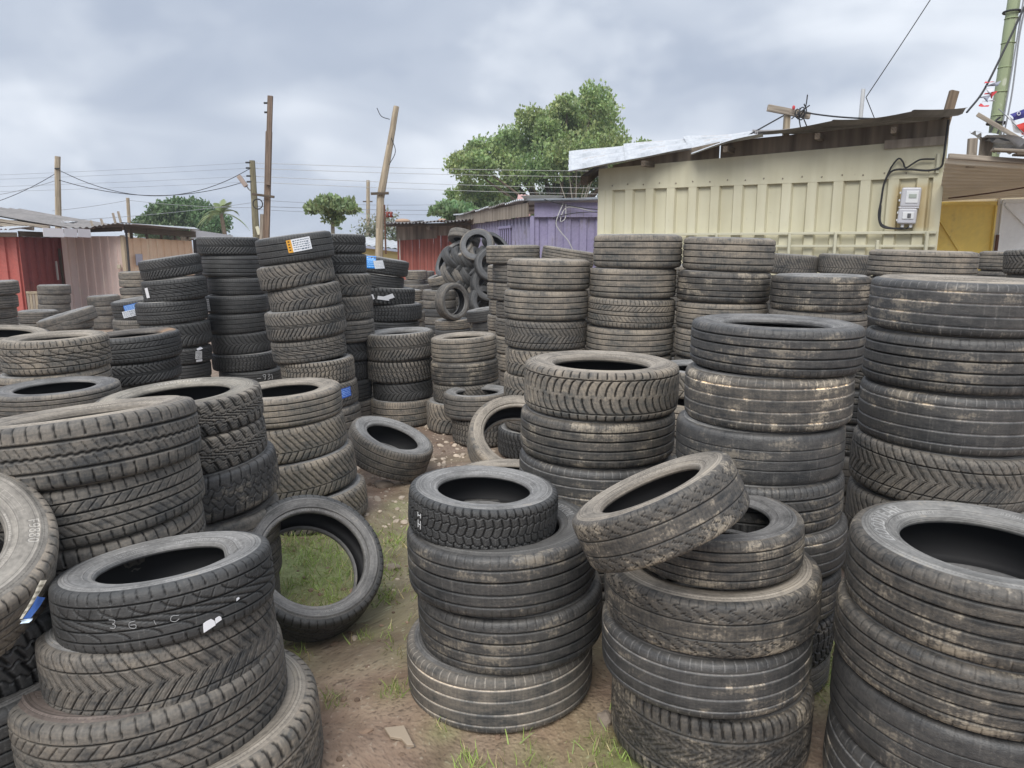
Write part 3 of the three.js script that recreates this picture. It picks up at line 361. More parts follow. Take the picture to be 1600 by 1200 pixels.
// overhead wires
{
  const spans = [
    ['thin overhead wire at the top of the left bundle', [-15.03, 3.65, -22], [-7.52, 4.0, -22], 0.02, 0.006], ['second overhead wire down on the left bundle', [-15.05, 3.53, -22], [-7.52, 3.85, -22], 0.02, 0.006], ['third overhead wire down on the left bundle', [-15.07, 3.33, -22], [-7.52, 3.63, -22], 0.02, 0.006], ['lowest overhead wire of the left bundle', [-15.09, 3.19, -22], [-7.52, 3.47, -22], 0.02, 0.006],
    ['top wire running from the lamp pole past the big tree', [-7.5, 4.0, -22], [3.48, 4.64, -31], 0.05, 0.011], ['second wire running from the lamp pole past the big tree', [-7.5, 3.85, -22], [3.49, 4.42, -31], 0.05, 0.011], ['third wire running from the lamp pole past the big tree', [-7.5, 3.63, -22], [3.5, 3.97, -31], 0.05, 0.011], ['lowest wire running from the lamp pole past the big tree', [-7.5, 3.47, -22], [3.5, 3.74, -31], 0.05, 0.011],
    ['upper low wire behind the leaning pole', [-7.38, 2.97, -22], [-2.35, 3.17, -28], 0.08, 0.009], ['middle low wire behind the leaning pole', [-7.39, 2.79, -22], [-2.35, 2.95, -28], 0.03, 0.012], ['bottom low wire behind the leaning pole', [-7.39, 2.7, -22], [-2.35, 2.8, -28], 0.05, 0.009],
    ['sagging wire from the bare pole to the lamp pole, upper one', [-12.36, 3.70, -20.95], [-7.51, 3.83, -22], 0.72, 0.011], ['sagging wire from the bare pole to the lamp pole, lower one', [-12.4, 3.44, -20.95], [-7.68, 3.47, -22], 0.4, 0.011],
    ['black wire drooping from the bare pole to the left edge', [-14.64, 2.73, -21], [-12.4, 3.63, -20.95], 0.09, 0.01], ['lower black wire drooping from the bare pole leftwards', [-14.64, 2.97, -21], [-12.42, 3.43, -20.95], 0.05, 0.009],
    ['wire running low over the pink shed roof', [-12.6, 2.2, -18], [-7.44, 2.9, -22], 0.12, 0.008], ['wire crossing to the thin short pole', [-14.5, 2.75, -24], [-12.05, 3.08, -24], 0.03, 0.008], ['faint wire from the thin short pole to the lamp pole', [-12.05, 3.08, -24], [-7.44, 2.75, -22], 0.06, 0.008],
    ['thin wire rising from the grey pipe to the top of the sky', [5.43, 3.90, -12], [6.4, 5.5, -12], 0.01, 0.009], ['thin wire from the grey pipe down to the roof', [5.43, 3.90, -12], [5.66, 3.45, -12], 0.0, 0.008],
    ['black cable from the cross post to the right roof end', [4.1, 3.49, -10.9], [4.72, 3.03, -8.3], 0.06, 0.013], ['black stay from the cross post down to the roof', [3.8, 3.45, -10.9], [2.95, 3.0, -10.2], 0.0, 0.012]];
  spans.forEach(([label, a, b, d, r], i) => single('overhead_wire', tube(sag(a, b, d), i < 11 ? r * 0.7 : r * 0.85, 20, 5), i >= 4 && i < 8 ? wirePale : i > 17 || (i > 10 && i < 14) ? cable : wireM, label, 'wire'));
}
// trees
const leafGeo = (() => { const g = new THREE.BufferGeometry(); g.setAttribute('position', new THREE.Float32BufferAttribute([0, 0, 0, 0.32, 0.5, 0.08, 0, 0.55, -0.05, -0.32, 0.5, 0.08, 0, 1, 0], 3)); g.setIndex([0, 1, 2, 0, 2, 3, 1, 4, 2, 2, 4, 3]); g.computeVertexNormals(); return g; })();
const leafMat = new THREE.MeshPhysicalMaterial({ color: 0xffffff, roughness: 0.65, side: THREE.DoubleSide, transmission: 0.45, thickness: 0 });
function crown(parent, blobs, n, size, tone, seed, o = {}) {
  const R = rng(seed); if (o.tufts) blobs = blobs.flatMap((b) => [b, ...Array.from({ length: o.tufts }, () => { const a = R() * 6.283, e = R() * 2 - 1.1; return [b[0] + Math.cos(a) * b[3] * 0.85, b[1] + e * b[3] * 0.6, b[2] + Math.sin(a) * b[3] * 0.85, b[3] * (0.28 + R() * 0.3), 0.75]; })]);
  const im = new THREE.InstancedMesh(leafGeo, leafMat, n), m = new THREE.Matrix4(), q = new THREE.Quaternion(), c = new THREE.Color(), e = new THREE.Euler(); im.name = 'crown'; im.userData.kind = 'stuff';
  let tot = 0; const wts = blobs.map((b) => tot += b[3] ** 2);
  for (let i = 0; i < n; i++) {
    const w = R() * tot, k = wts.findIndex((x) => x >= w), b = blobs[k], th = R() * 6.283, cz = R() * 2 - 1, sr = Math.sqrt(1 - cz * cz), rad = b[3] * (o.fill ?? 0.55) + b[3] * (1 - (o.fill ?? 0.55)) * Math.sqrt(R());
    const ragged = 1 + 0.55 * noise(Math.cos(th) * sr * 2.4 + k * 7, cz * 2.4, Math.sin(th) * sr * 2.4 + seed), sq = b[4] ?? 0.8;
    const p = V(b[0] + Math.cos(th) * sr * rad * ragged, b[1] + cz * rad * ragged * sq, b[2] + Math.sin(th) * sr * rad * ragged);
    const s = size * (0.6 + R() * 0.8); q.setFromEuler(e.set((R() - 0.5) * 2.6, R() * 6.283, (R() - 0.5) * 2.6)); m.compose(p, q, V(s, s, s)); im.setMatrixAt(i, m);
    const v = 0.7 + 0.6 * R() + 0.25 * noise(p.x * 0.9, p.y * 0.9, p.z * 0.9), y = 0.88 + R() * 0.24 + 0.2 * noise(p.x * 0.5 + 9, p.y * 0.5, 3); c.setRGB(tone[0] * v * y, tone[1] * v, tone[2] * v); im.setColorAt(i, c);
  }
  im.castShadow = im.receiveShadow = true; parent.add(im); return im;
}
const bark = new THREE.MeshStandardMaterial({ map: wood, bumpMap: woodB, bumpScale: 0.02, color: lin(0.62, 0.55, 0.48), roughness: 0.95 });
{
  const t = thing('shade_tree', 'big spreading bright green tree behind the purple kiosk', 'tree'), P = (u, v, r, s = 0) => [(u - 800) * 0.0327 + s, 1.65 + (383 - v) * 0.0324, -40 + (((u * 7 + v * 3) % 40) - 20) * 0.12, r * 0.031];
  const bl = [[738, 262, 34], [770, 232, 40], [748, 300, 30], [812, 212, 42], [832, 184, 28], [868, 188, 38], [905, 182, 42], [940, 185, 40], [932, 238, 46], [880, 250, 48], [982, 232, 26], [820, 268, 34], [785, 292, 30], [900, 292, 40], [955, 272, 38], [862, 312, 38], [735, 328, 22], [792, 330, 34], [845, 345, 36], [915, 335, 34], [945, 156, 22], [888, 160, 22], [862, 222, 34], [800, 245, 24], [715, 305, 22], [722, 322, 22], [748, 338, 26], [775, 318, 28], [703, 325, 16], [760, 265, 22], [850, 262, 26], [920, 215, 28], [880, 176, 28], [922, 168, 30], [858, 205, 28], [795, 215, 24], [995, 238, 16]].map((b) => P(...b));
  const base = [2.6, 0, -40], fork = [2.5, 2.6, -40]; const limbs = [taper(base, fork, 0.34, 0.26, 0.05, 10, 0.04, 2)];
  bl.forEach((b, i) => limbs.push(taper([fork[0] + (i % 3 - 1) * 0.08, fork[1] - (i % 4) * 0.2, -40], [b[0], b[1] - 0.1, b[2]], 0.13, 0.03, (i % 2 ? 1 : -1) * 0.3, 10, 0.04, i + 40)));
  mesh('trunk', mergeGeometries(limbs), bark, t); crown(t, bl, 85000, 0.18, [0.31, 0.41, 0.15], 11, { fill: 0.15, tufts: 3 });
  for (let i = 0; i < 6; i++) mesh('bare_branch', taper([3.2, 2.6, -38.5], [2.3 + i * 0.45, 5.0 + (i % 3) * 0.8, -38.2], 0.04, 0.012, 0.2, 8, 0.04, 70 + i), MAT(0.4, 0.36, 0.3), t);
}
{
  const t = thing('round_tree', 'low wide dark green tree behind the pink shed', 'tree'), P = (u, v, r) => [(u - 800) * 0.0345 * 1.02, 1.65 + (383 - v) * 0.0345, -42 + ((u % 7) - 3) * 0.2, r * 0.035];
  const bl = [[225, 350, 22], [245, 335, 24], [268, 328, 24], [295, 328, 24], [318, 336, 24], [340, 348, 20], [275, 345, 28], [310, 352, 26], [240, 358, 24], [335, 362, 22]].map((b) => P(...b));
  mesh('trunk', mergeGeometries([taper([-18.3, 0, -42], [-18.2, 2.2, -42], 0.3, 0.24, 0, 8, 0.04, 3), ...bl.slice(0, 7).map((b, i) => taper([-18.2, 1.9, -42], [b[0], b[1], b[2]], 0.12, 0.04, 0.1, 8, 0.03, 90 + i))]), bark, t); crown(t, bl, 22000, 0.19, [0.15, 0.25, 0.10], 12, { fill: 0.4, tufts: 2 });
}
function frond(a, dir, len, droop, w, n = 14) {   // feather leaf: a stem with leaflets either side
  const pos = [], idx = [], D = V(...dir).normalize(), side = D.clone().cross(V(0, 1, 0)).normalize();
  for (let i = 0; i < n; i++) for (const s of [-1, 1]) {
    const t = (i + 1) / n, c = V(...a).addScaledVector(D, len * t); c.y -= droop * t * t; const L = w * Math.sin(Math.PI * (0.15 + 0.8 * t)), tip = c.clone().addScaledVector(side, s * L * 0.8).addScaledVector(D, L * 0.45); tip.y -= L * 0.45; const b = pos.length / 3, e = len / n * 0.42;
    pos.push(...c.clone().addScaledVector(D, -e).toArray(), ...c.clone().addScaledVector(D, e).toArray(), ...tip.toArray()); idx.push(b, b + 1, b + 2);
  }
  const g = new THREE.BufferGeometry(); g.setAttribute('position', new THREE.Float32BufferAttribute(pos, 3)); g.setAttribute('uv', new THREE.Float32BufferAttribute(new Float32Array(pos.length / 3 * 2), 2)); g.setIndex(idx); g.computeVertexNormals(); return g;
}
{
  const t = thing('coconut_palm', 'small palm with drooping fronds beside the round tree', 'palm'), top = [-13.95, 3.2, -36.5];
  mesh('trunk', taper([-13.6, 0, -36.5], top, 0.13, 0.09, 0, 10, 0.03, 5), bark, t); const lm = new THREE.MeshPhysicalMaterial({ color: lin(0.24, 0.30, 0.13), roughness: 0.6, side: THREE.DoubleSide, transmission: 0.25 }), R = rng(5);
  for (let i = 0; i < 15; i++) { const a = i / 15 * 6.283 + R(), up = 0.15 + R() * 2.2; mesh('frond', frond(top, [Math.cos(a), up, Math.sin(a) * 0.8], 0.95 + R() * 0.35, (up < 0.8 ? 0.9 : 0.35) + R() * 0.3, 0.34, 22), lm, t); }
}
function papaya(label, x, y, z, spread, seed, n) {
  const t = thing('papaya_tree', label, 'papaya tree'), R = rng(seed);
  mesh('trunk', taper([x, 0, z], [x, y - 0.45, z], 0.08, 0.05, 0, 10, 0.03, seed), MAT(0.3, 0.27, 0.22, 0.9), t);
  const bl = []; for (let i = 0; i < n; i++) { const a = i * 2.4, k = Math.sqrt((i + 0.5) / n), px = x + Math.cos(a) * k * spread, pz = z + Math.sin(a) * k * spread, py = y - 0.18 - 0.34 * k * k + (R() - 0.5) * 0.14; bl.push([px, py, pz, 0.11 + R() * 0.08, 0.8]); mesh('leaf_stalk', tube([[x, y - 0.5, z], [mix(x, px, 0.5), mix(y - 0.5, py, 0.5) + 0.06, mix(z, pz, 0.5)], [px, py, pz]], 0.012, 5, 4), MAT(0.3, 0.32, 0.16), t); }
  for (let i = 0; i < 5; i++) bl.push([x + (R() - 0.3) * 0.5, y - 0.62 - R() * 0.16, z + 0.2, 0.13, 1.3]);
  crown(t, bl, 2000, 0.16, [0.27, 0.38, 0.17], seed, { fill: 0.1 });
}
papaya('leafy papaya tree standing alone between the two tall poles', -5.2, 3.12, -22, 0.72, 3, 30);
papaya('papaya tree with spread leaves left of the big tree', -2.0, 3.2, -26, 0.85, 6, 30);
{ const t = thing('shrub', 'pale grey-green shrub behind the crooked leaning pole', 'shrub'); mesh('stems', mergeGeometries([0, 1, 2, 3].map((i) => taper([-5.2 + i * 0.2, 0, -30], [-5.7 + i * 0.5, 2.4, -30], 0.04, 0.015, 0.1, 6, 0.03, i + 5))), bark, t); crown(t, [[-5.6, 2.2, -30, 0.7], [-5.0, 2.5, -30, 0.7], [-4.5, 2.0, -30, 0.6], [-4.2, 1.6, -30, 0.5], [-5.3, 1.6, -30, 0.6]], 1500, 0.13, [0.24, 0.27, 0.18], 31, { fill: 0.1 }); }
{ const t = thing('shrub', 'dark bush filling the gap below the big tree', 'shrub'); mesh('stems', mergeGeometries([0, 1, 2, 3].map((i) => taper([0 + i * 0.2, 0, -33], [-0.8 + i * 0.6, 2.8, -33], 0.04, 0.015, 0.1, 6, 0.03, i + 5))), bark, t); crown(t, [[-1.2, 2.5, -33, 0.9], [-0.3, 2.9, -33, 0.9], [0.7, 2.6, -33, 0.9], [1.7, 2.6, -33, 1.0], [2.6, 2.5, -33, 0.9], [-1.8, 2.0, -33, 0.8]], 4500, 0.2, [0.13, 0.19, 0.07], 33, { fill: 0.3 }); }
{ const t = thing('tree_line', 'low distant green tree line along the horizon', 'trees'); t.userData.kind = 'stuff'; const bl = []; const R = rng(77); for (let i = 0; i < 40; i++) bl.push([-60 + i * 3.2, 0.5 + R() * 0.6, -75 - R() * 10, 1.0 + R() * 0.6]); crown(t, bl, 7000, 0.7, [0.1, 0.14, 0.07], 41, { fill: 0.4 }).name = 'foliage'; }
// ---------------------------------------------------------------- tyres
const R0 = 0.33, W0 = 0.22, CIRC = 2.07, HALF = 0.132;   // nominal tyre: outer radius, width, tread circumference, half the tread's arc
const treadCurve = new THREE.CatmullRomCurve3([[0, 0.33], [0.04, 0.3299], [0.07, 0.3290], [0.088, 0.3264], [0.0985, 0.3205], [0.1035, 0.3120], [0.1055, 0.3010]].map((p) => V(p[0], p[1], 0)), false, 'centripetal');
const treadPts = []; for (let i = 0; i <= 100; i++) { const p = treadCurve.getPointAt(i / 100), t = treadCurve.getTangentAt(i / 100); treadPts.push([p.x, p.y, -t.y, t.x]); }
function treadAt(v) { const a = Math.min(99.999, Math.abs(v) * 100), i = Math.floor(a), f = a - i, p = treadPts[i], q = treadPts[i + 1], s = v < 0 ? -1 : 1; return [s * mix(p[0], q[0], f), mix(p[1], q[1], f), s * mix(p[2], q[2], f), mix(p[3], q[3], f)]; }
// a tread is a set of grooves: rings (round the tyre) and slots (across it); n is how many slots go round
const sh = (n, a, w = 0.0028, d = 0.7, k = 0) => [{ n, f: (v) => k * (v - a), v0: a, v1: 0.97, w, d }, { n, f: (v) => k * (v + a), v0: -0.97, v1: -a, w, d }];
const PAT = {
  rib: { gc: 0.4, rings: [[-0.52, 0.0031], [-0.18, 0.0034], [0.18, 0.0034], [0.52, 0.0031]], slots: [...sh(72, 0.62, 0.0014, 0.4), { n: 72, f: (v) => 1.5 * v, v0: -0.46, v1: 0.46, w: 0.0006, d: 0.18 }] },
  ribL: { gc: 6, rings: [[-0.56, 0.0022], [-0.2, 0.0024], [0.2, 0.0024], [0.56, 0.0022]], slots: [...sh(64, 0.64, 0.0010, 0.25)] },
  rib3: { gc: 0.4, rings: [[-0.42, 0.0031], [0, 0.0037], [0.42, 0.0031]], slots: [...sh(80, 0.5, 0.0018, 0.5), { n: 80, f: (v) => 2.5 * v, v0: 0.06, v1: 0.36, w: 0.0012, d: 0.4 }, { n: 80, f: (v) => 2.5 * v, v0: -0.36, v1: -0.06, w: 0.0012, d: 0.4 }] },
  bald: { gc: 0.7, rings: [[-0.34, 0.0019], [0, 0.0019], [0.34, 0.0019]], depth: 0.4, slots: [...sh(56, 0.6, 0.0012, 0.3)] },
  ribw: { gc: 0.35, rings: [[-0.38, 0.0042, 0.006, 72], [0, 0.0042, 0.006, 72], [0.38, 0.0042, 0.006, 72]], slots: [...sh(56, 0.46, 0.0024, 0.8, 0.3), { n: 72, f: (v) => 2.2 * v, v0: -0.32, v1: -0.06, w: 0.0018, d: 0.5 }, { n: 72, f: (v) => 2.2 * v, v0: 0.06, v1: 0.32, w: 0.0018, d: 0.5 }] },
  hwy2: { gc: 0.35, rings: [[-0.5, 0.0027], [-0.12, 0.0031], [0.14, 0.0031], [0.5, 0.0027]], slots: [...sh(64, 0.54, 0.0020, 0.7, 0.4), { n: 64, f: (v) => 3.2 * v, v0: -0.48, v1: -0.14, w: 0.0017, d: 0.6 }, { n: 64, f: (v) => -3.2 * v, v0: 0.16, v1: 0.48, w: 0.0017, d: 0.6 }, { n: 64, f: (v) => 4 * Math.abs(v), v0: -0.1, v1: 0.12, w: 0.0012, d: 0.4 }] },
  vwin: { gc: 0.35, rings: [[-0.46, 0.002], [0.46, 0.002]], slots: [{ n: 56, f: (v) => 2.3 * Math.pow(Math.abs(v), 0.8), v0: -0.97, v1: 0.97, w: 0.0021, d: 0.8 }, { n: 112, f: (v) => 4.6 * Math.pow(Math.abs(v), 0.8) + 0.5, v0: -0.44, v1: 0.44, w: 0.0008, d: 0.4 }, { n: 144, f: (v) => 1.5 * Math.abs(v), v0: 0.5, v1: 0.92, w: 0.0008, d: 0.3 }, { n: 144, f: (v) => 1.5 * Math.abs(v), v0: -0.92, v1: -0.5, w: 0.0008, d: 0.3 }] },
  block: { gc: 0.3, rings: [[-0.56, 0.0024, 0.03, 56], [-0.2, 0.0024, 0.035, 56], [0.2, 0.0024, 0.035, 56], [0.56, 0.0024, 0.03, 56]], slots: [...sh(56, 0.56, 0.0042, 1, 0.3), { n: 56, f: (v) => 0.8 * v + 0.3, v0: 0.22, v1: 0.54, w: 0.004, d: 0.9 }, { n: 56, f: (v) => -0.8 * v + 0.6, v0: -0.18, v1: 0.18, w: 0.004, d: 0.9 }, { n: 56, f: (v) => 0.8 * v + 0.1, v0: -0.54, v1: -0.22, w: 0.004, d: 0.9 }, { n: 168, f: (v) => 0.6 * Math.sin(v * 40), v0: -0.9, v1: 0.9, w: 0.0007, d: 0.3 }] },
  arcs: { gc: 0.4, rings: [[-0.6, 0.002], [0.6, 0.002]], slots: [...sh(56, 0.64, 0.0034, 0.85), { n: 56, f: (v) => 1.1 * Math.sqrt(Math.max(0, 1 - ((Math.abs(v) - 0.02) / 0.6) ** 2)), v0: 0.03, v1: 0.58, w: 0.0042, d: 0.9 }, { n: 56, f: (v) => 0.5 + 1.1 * Math.sqrt(Math.max(0, 1 - ((Math.abs(v) - 0.02) / 0.6) ** 2)), v0: -0.58, v1: -0.03, w: 0.0042, d: 0.9 }, { n: 112, f: (v) => 3 * v, v0: -0.6, v1: 0.6, w: 0.0009, d: 0.3 }] },
  at: { gc: 0.35, rings: [[-0.24, 0.0024, 0.11, 40, 0.6], [0.24, 0.0024, 0.11, 40, 0.6]], slots: [...sh(40, 0.30, 0.0055, 1, 0.7), { n: 40, f: (v) => 0.9 * Math.sin(v * 9), v0: -0.24, v1: 0.24, w: 0.0035, d: 0.8 }, { n: 80, f: (v) => 1.4 * Math.sin(v * 6), v0: 0.34, v1: 0.74, w: 0.0012, d: 0.4 }, { n: 80, f: (v) => 1.4 * Math.sin(v * 6), v0: -0.74, v1: -0.34, w: 0.0012, d: 0.4 }, { n: 40, f: (v) => 0.5 + 0.8 * v, v0: 0.5, v1: 0.97, w: 0.003, d: 0.7 }, { n: 40, f: (v) => 0.5 + 0.8 * v, v0: -0.97, v1: -0.5, w: 0.003, d: 0.7 }] },
  at2: { gc: 0.3, rings: [[-0.34, 0.0018, 0.09, 48], [0.0, 0.0018, 0.09, 48], [0.34, 0.0018, 0.09, 48]], depth: 0.6, slots: [...sh(48, 0.42, 0.003, 0.8, -0.5), { n: 48, f: (v) => 1.5 * v, v0: -0.34, v1: 0, w: 0.002, d: 0.6 }, { n: 48, f: (v) => -1.5 * v, v0: 0, v1: 0.34, w: 0.002, d: 0.6 }] },
  atz: { gc: 0.9, rings: [[-0.44, 0.0014], [0.44, 0.0014]], slots: [...sh(64, 0.5, 0.0045, 0.9, 0.6), { n: 64, f: (v) => 2 * Math.sin(v * 12), v0: -0.4, v1: 0.4, w: 0.0016, d: 0.5 }] },
  zig: { gc: 0.6, rings: [[-0.26, 0.0018], [0.26, 0.0018]], depth: 0.7, slots: [...sh(80, 0.72, 0.0014, 0.5), { n: 40, f: (v) => 0.16 * Math.asin(Math.sin(v * 30)) + 1.2 * v, v0: 0.3, v1: 0.52, w: 0.0018, d: 0.8 }, { n: 40, f: (v) => 0.5 + 0.16 * Math.asin(Math.sin(v * 30)) - 0.6 * v, v0: 0.56, v1: 0.76, w: 0.0018, d: 0.8 }, { n: 40, f: (v) => 0.2 + 0.16 * Math.asin(Math.sin(v * 30)) + 0.8 * v, v0: -0.5, v1: -0.3, w: 0.0018, d: 0.8 }, { n: 40, f: (v) => 0.7 + 0.16 * Math.asin(Math.sin(v * 30)) - 0.8 * v, v0: -0.76, v1: -0.54, w: 0.0018, d: 0.8 }, { n: 80, f: (v) => 0.3 * v, v0: -0.16, v1: 0.1, w: 0.0008, d: 0.3 }] },
  swoosh: { gc: 0.4, rings: [], slots: [{ n: 40, f: (v) => 1.9 * Math.sqrt(Math.abs(v)), v0: 0.02, v1: 0.95, w: 0.0036, d: 0.9 }, { n: 40, f: (v) => 0.5 + 1.9 * Math.sqrt(Math.abs(v)), v0: -0.95, v1: -0.02, w: 0.0036, d: 0.9 }, { n: 80, f: (v) => 1.1 * v, v0: 0.5, v1: 0.9, w: 0.0014, d: 0.5 }, { n: 80, f: (v) => -1.1 * v, v0: -0.9, v1: -0.5, w: 0.0014, d: 0.5 }] },
  chev: { gc: 0.35, rings: [[0, 0.0024], [-0.08, 0.001], [0.08, 0.001]], slots: [{ n: 56, f: (v) => 2.6 * Math.abs(v), v0: 0.1, v1: 0.62, w: 0.0034, d: 0.9 }, { n: 56, f: (v) => 2.6 * Math.abs(v), v0: -0.62, v1: -0.1, w: 0.0034, d: 0.9 }, ...sh(56, 0.62, 0.0034, 0.9, -0.4)] },
  asym: { gc: 0.35, rings: [[-0.5, 0.0029], [-0.2, 0.0018], [0.14, 0.0031], [0.5, 0.0027]], slots: [...sh(56, 0.56, 0.0022, 0.7, 0.5), { n: 24, f: (v) => 2.2 * v + 0.6 * Math.sin(v * 5), v0: -0.48, v1: 0.48, w: 0.0028, d: 0.7 }, { n: 48, f: (v) => -1.2 * v, v0: 0.18, v1: 0.46, w: 0.0014, d: 0.5 }] },
  diag: { gc: 0.4, rings: [[-0.3, 0.0019]], slots: [{ n: 56, f: (v) => 2.3 * v, v0: -0.26, v1: 0.6, w: 0.0028, d: 0.8 }, { n: 56, f: (v) => -1.9 * v, v0: -0.8, v1: -0.34, w: 0.0026, d: 0.8 }, { n: 56, f: (v) => 0.6 * v, v0: 0.58, v1: 0.96, w: 0.0022, d: 0.7 }, { n: 56, f: (v) => 0.6 * v, v0: -0.96, v1: -0.74, w: 0.0022, d: 0.7 }] },
  knob: { gc: 0.28, rings: [[-0.4, 0.0035, 0.07, 48], [0, 0.0035, 0.08, 48], [0.4, 0.0035, 0.07, 48]], slots: [...sh(48, 0.42, 0.006, 1, 0.5), { n: 48, f: (v) => 1.6 * v + 0.2, v0: 0.02, v1: 0.4, w: 0.005, d: 1 }, { n: 48, f: (v) => 1.6 * v + 0.6, v0: -0.4, v1: -0.02, w: 0.005, d: 1 }, { n: 96, f: (v) => 2 * v, v0: -0.8, v1: 0.8, w: 0.0008, d: 0.3 }] },
};
let slotK = 1;
function groove(P, u, v) {
  let g = 0;
  for (const [c, w, z = 0, n = 0, sq] of P.rings) { let s = z ? Math.sin(u * n * 6.28318) : 0; if (z) s = sq ? Math.sign(s) * Math.abs(s) ** sq : s; const d = Math.abs(v - c - z * s) * HALF; g = Math.max(g, 1 - sstep(w * 0.75, w * 1.15 + 0.0007, d)); }
  for (const s of P.slots) {
    if (v < s.v0 || v > s.v1) continue; const f = s.f(v), sl = (s.f(v + 0.004) - s.f(v - 0.004)) / 0.008 * (CIRC / s.n) / HALF, t = u * s.n + f, d = Math.abs(t - Math.round(t)) * CIRC / s.n / Math.sqrt(1 + Math.min(36, sl * sl)), e = Math.min(1, (v - s.v0) / 0.02, (s.v1 - v) / 0.02), sw = s.w > 0.0016 ? s.w * slotK : s.w;
    g = Math.max(g, s.d * e * (1 - sstep(sw * 0.6, sw + 0.0008, d)));
  }
  return g;
}
const treadCache = new Map();
function treadGeo(pat, lod) {
  const key = pat + lod; if (treadCache.has(key)) return treadCache.get(key);
  slotK = lod ? 1.3 : 1; const P = PAT[pat], nu = [704, 480, 168][lod], pos = [], col = [], uv = [], idx = [], vs = [];
  { const n = [60, 44, 20][lod]; for (let i = 0; i <= n; i++) vs.push(i / n * 2 - 1); if (lod < 2) for (const [c, w, z = 0] of P.rings) if (!z) for (const s of [-1, 1]) for (const k of [0.7, 1.2]) vs.push(c + s * k * w / HALF); vs.sort((a, b) => a - b); for (let i = vs.length - 2; i > 0; i--) if (vs[i + 1] - vs[i] < 0.004) vs.splice(i, 1); }
  const nv = vs.length - 1, depth = 0.0062 * (P.depth ?? 1), wide = lod === 2 ? 0.6 : 1;
  for (let j = 0; j <= nv; j++) { const v = vs[j], [y, r, ny, nr] = treadAt(v); for (let i = 0; i <= nu; i++) {
    const u = i / nu, a = u * 6.283185, g = groove(P, u % 1, v) * wide, edge = sstep(0.55, 1, Math.abs(v)), rr = r - Math.abs(nr) * g * depth * (1 - 0.4 * edge), yy = y - Math.sign(v) * Math.abs(ny) * g * depth * 0.6;
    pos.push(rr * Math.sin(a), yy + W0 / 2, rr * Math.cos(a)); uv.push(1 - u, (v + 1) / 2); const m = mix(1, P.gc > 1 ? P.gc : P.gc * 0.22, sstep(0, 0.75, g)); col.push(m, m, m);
    if (i && j) { const k = j * (nu + 1) + i; idx.push(k - nu - 2, k - nu - 1, k, k - nu - 2, k, k - 1); }
  } }
  const g = new THREE.BufferGeometry(); g.setAttribute('position', new THREE.Float32BufferAttribute(pos, 3)); g.setAttribute('uv', new THREE.Float32BufferAttribute(uv, 2)); g.setAttribute('color', new THREE.Float32BufferAttribute(col, 3)); g.setIndex(idx); g.computeVertexNormals();
  const N = g.attributes.normal; for (let j = 0; j <= nv; j++) { const a = j * (nu + 1), b = a + nu, n = V(N.getX(a) + N.getX(b), N.getY(a) + N.getY(b), N.getZ(a) + N.getZ(b)).normalize(); N.setXYZ(a, n.x, n.y, n.z); N.setXYZ(b, n.x, n.y, n.z); }
  treadCache.set(key, g); return g;
}
function latheGeo(pts, seg, flip, dent) {   // profile of [r, y]; u runs against the angle so that lettering reads outward
  const pos = [], uv = [], idx = [], L = [0]; for (let i = 1; i < pts.length; i++) L.push(L[i - 1] + Math.hypot(pts[i][0] - pts[i - 1][0], pts[i][1] - pts[i - 1][1]));
  for (let j = 0; j < pts.length; j++) for (let i = 0; i <= seg; i++) {
    const a = i / seg * 6.283185; let [r, y] = pts[j];
    if (dent) { const k = dent(a, L[j] / L[L.length - 1]); r += k[0]; y += k[1]; }
    pos.push(r * Math.sin(a), y, r * Math.cos(a)); uv.push(1 - i / seg, L[j] / L[L.length - 1]);
    if (i && j) { const k = j * (seg + 1) + i; flip ? idx.push(k - seg - 2, k, k - seg - 1, k - seg - 2, k - 1, k) : idx.push(k - seg - 2, k - seg - 1, k, k - seg - 2, k, k - 1); }
  }
  const g = new THREE.BufferGeometry(); g.setAttribute('position', new THREE.Float32BufferAttribute(pos, 3)); g.setAttribute('uv', new THREE.Float32BufferAttribute(uv, 2)); g.setIndex(idx); g.computeVertexNormals();
  const N = g.attributes.normal; for (let j = 0; j < pts.length; j++) { const a = j * (seg + 1), b = a + seg, n = V(N.getX(a) + N.getX(b), N.getY(a) + N.getY(b), N.getZ(a) + N.getZ(b)).normalize(); N.setXYZ(a, n.x, n.y, n.z); N.setXYZ(b, n.x, n.y, n.z); }
  return g;
}
const up = (l) => l.map(([r, y]) => [r, y + W0 / 2]);
const sideProfile = (b) => up([[b + 0.012, 0.066], [b + 0.004, 0.070], [b, 0.077], [b + 0.001, 0.086], [b + 0.006, 0.0935], [b + 0.013, 0.0955], [b + 0.0165, 0.0935], [b + 0.02, 0.0945], [mix(b, 0.301, 0.30), 0.1012], [mix(b, 0.301, 0.32), 0.1030], [mix(b, 0.301, 0.35), 0.1030], [mix(b, 0.301, 0.37), 0.1022], [mix(b, 0.301, 0.5), 0.1065], [mix(b, 0.301, 0.68), 0.1095], [mix(b, 0.301, 0.8), 0.110], [mix(b, 0.301, 0.82), 0.1118], [mix(b, 0.301, 0.86), 0.1115], [mix(b, 0.301, 0.885), 0.1088], [0.296, 0.1075], [0.3012, 0.1050]]);
const linerProfile = (b) => { const h = [[b + 0.012, 0.066], [b + 0.015, 0.074], [mix(b, 0.3, 0.4), 0.092], [mix(b, 0.3, 0.7), 0.099], [0.296, 0.094], [0.309, 0.078], [0.314, 0.045], [0.3155, 0.015]]; return up([...h, ...h.map(([r, y]) => [r, -y]).reverse()]); };
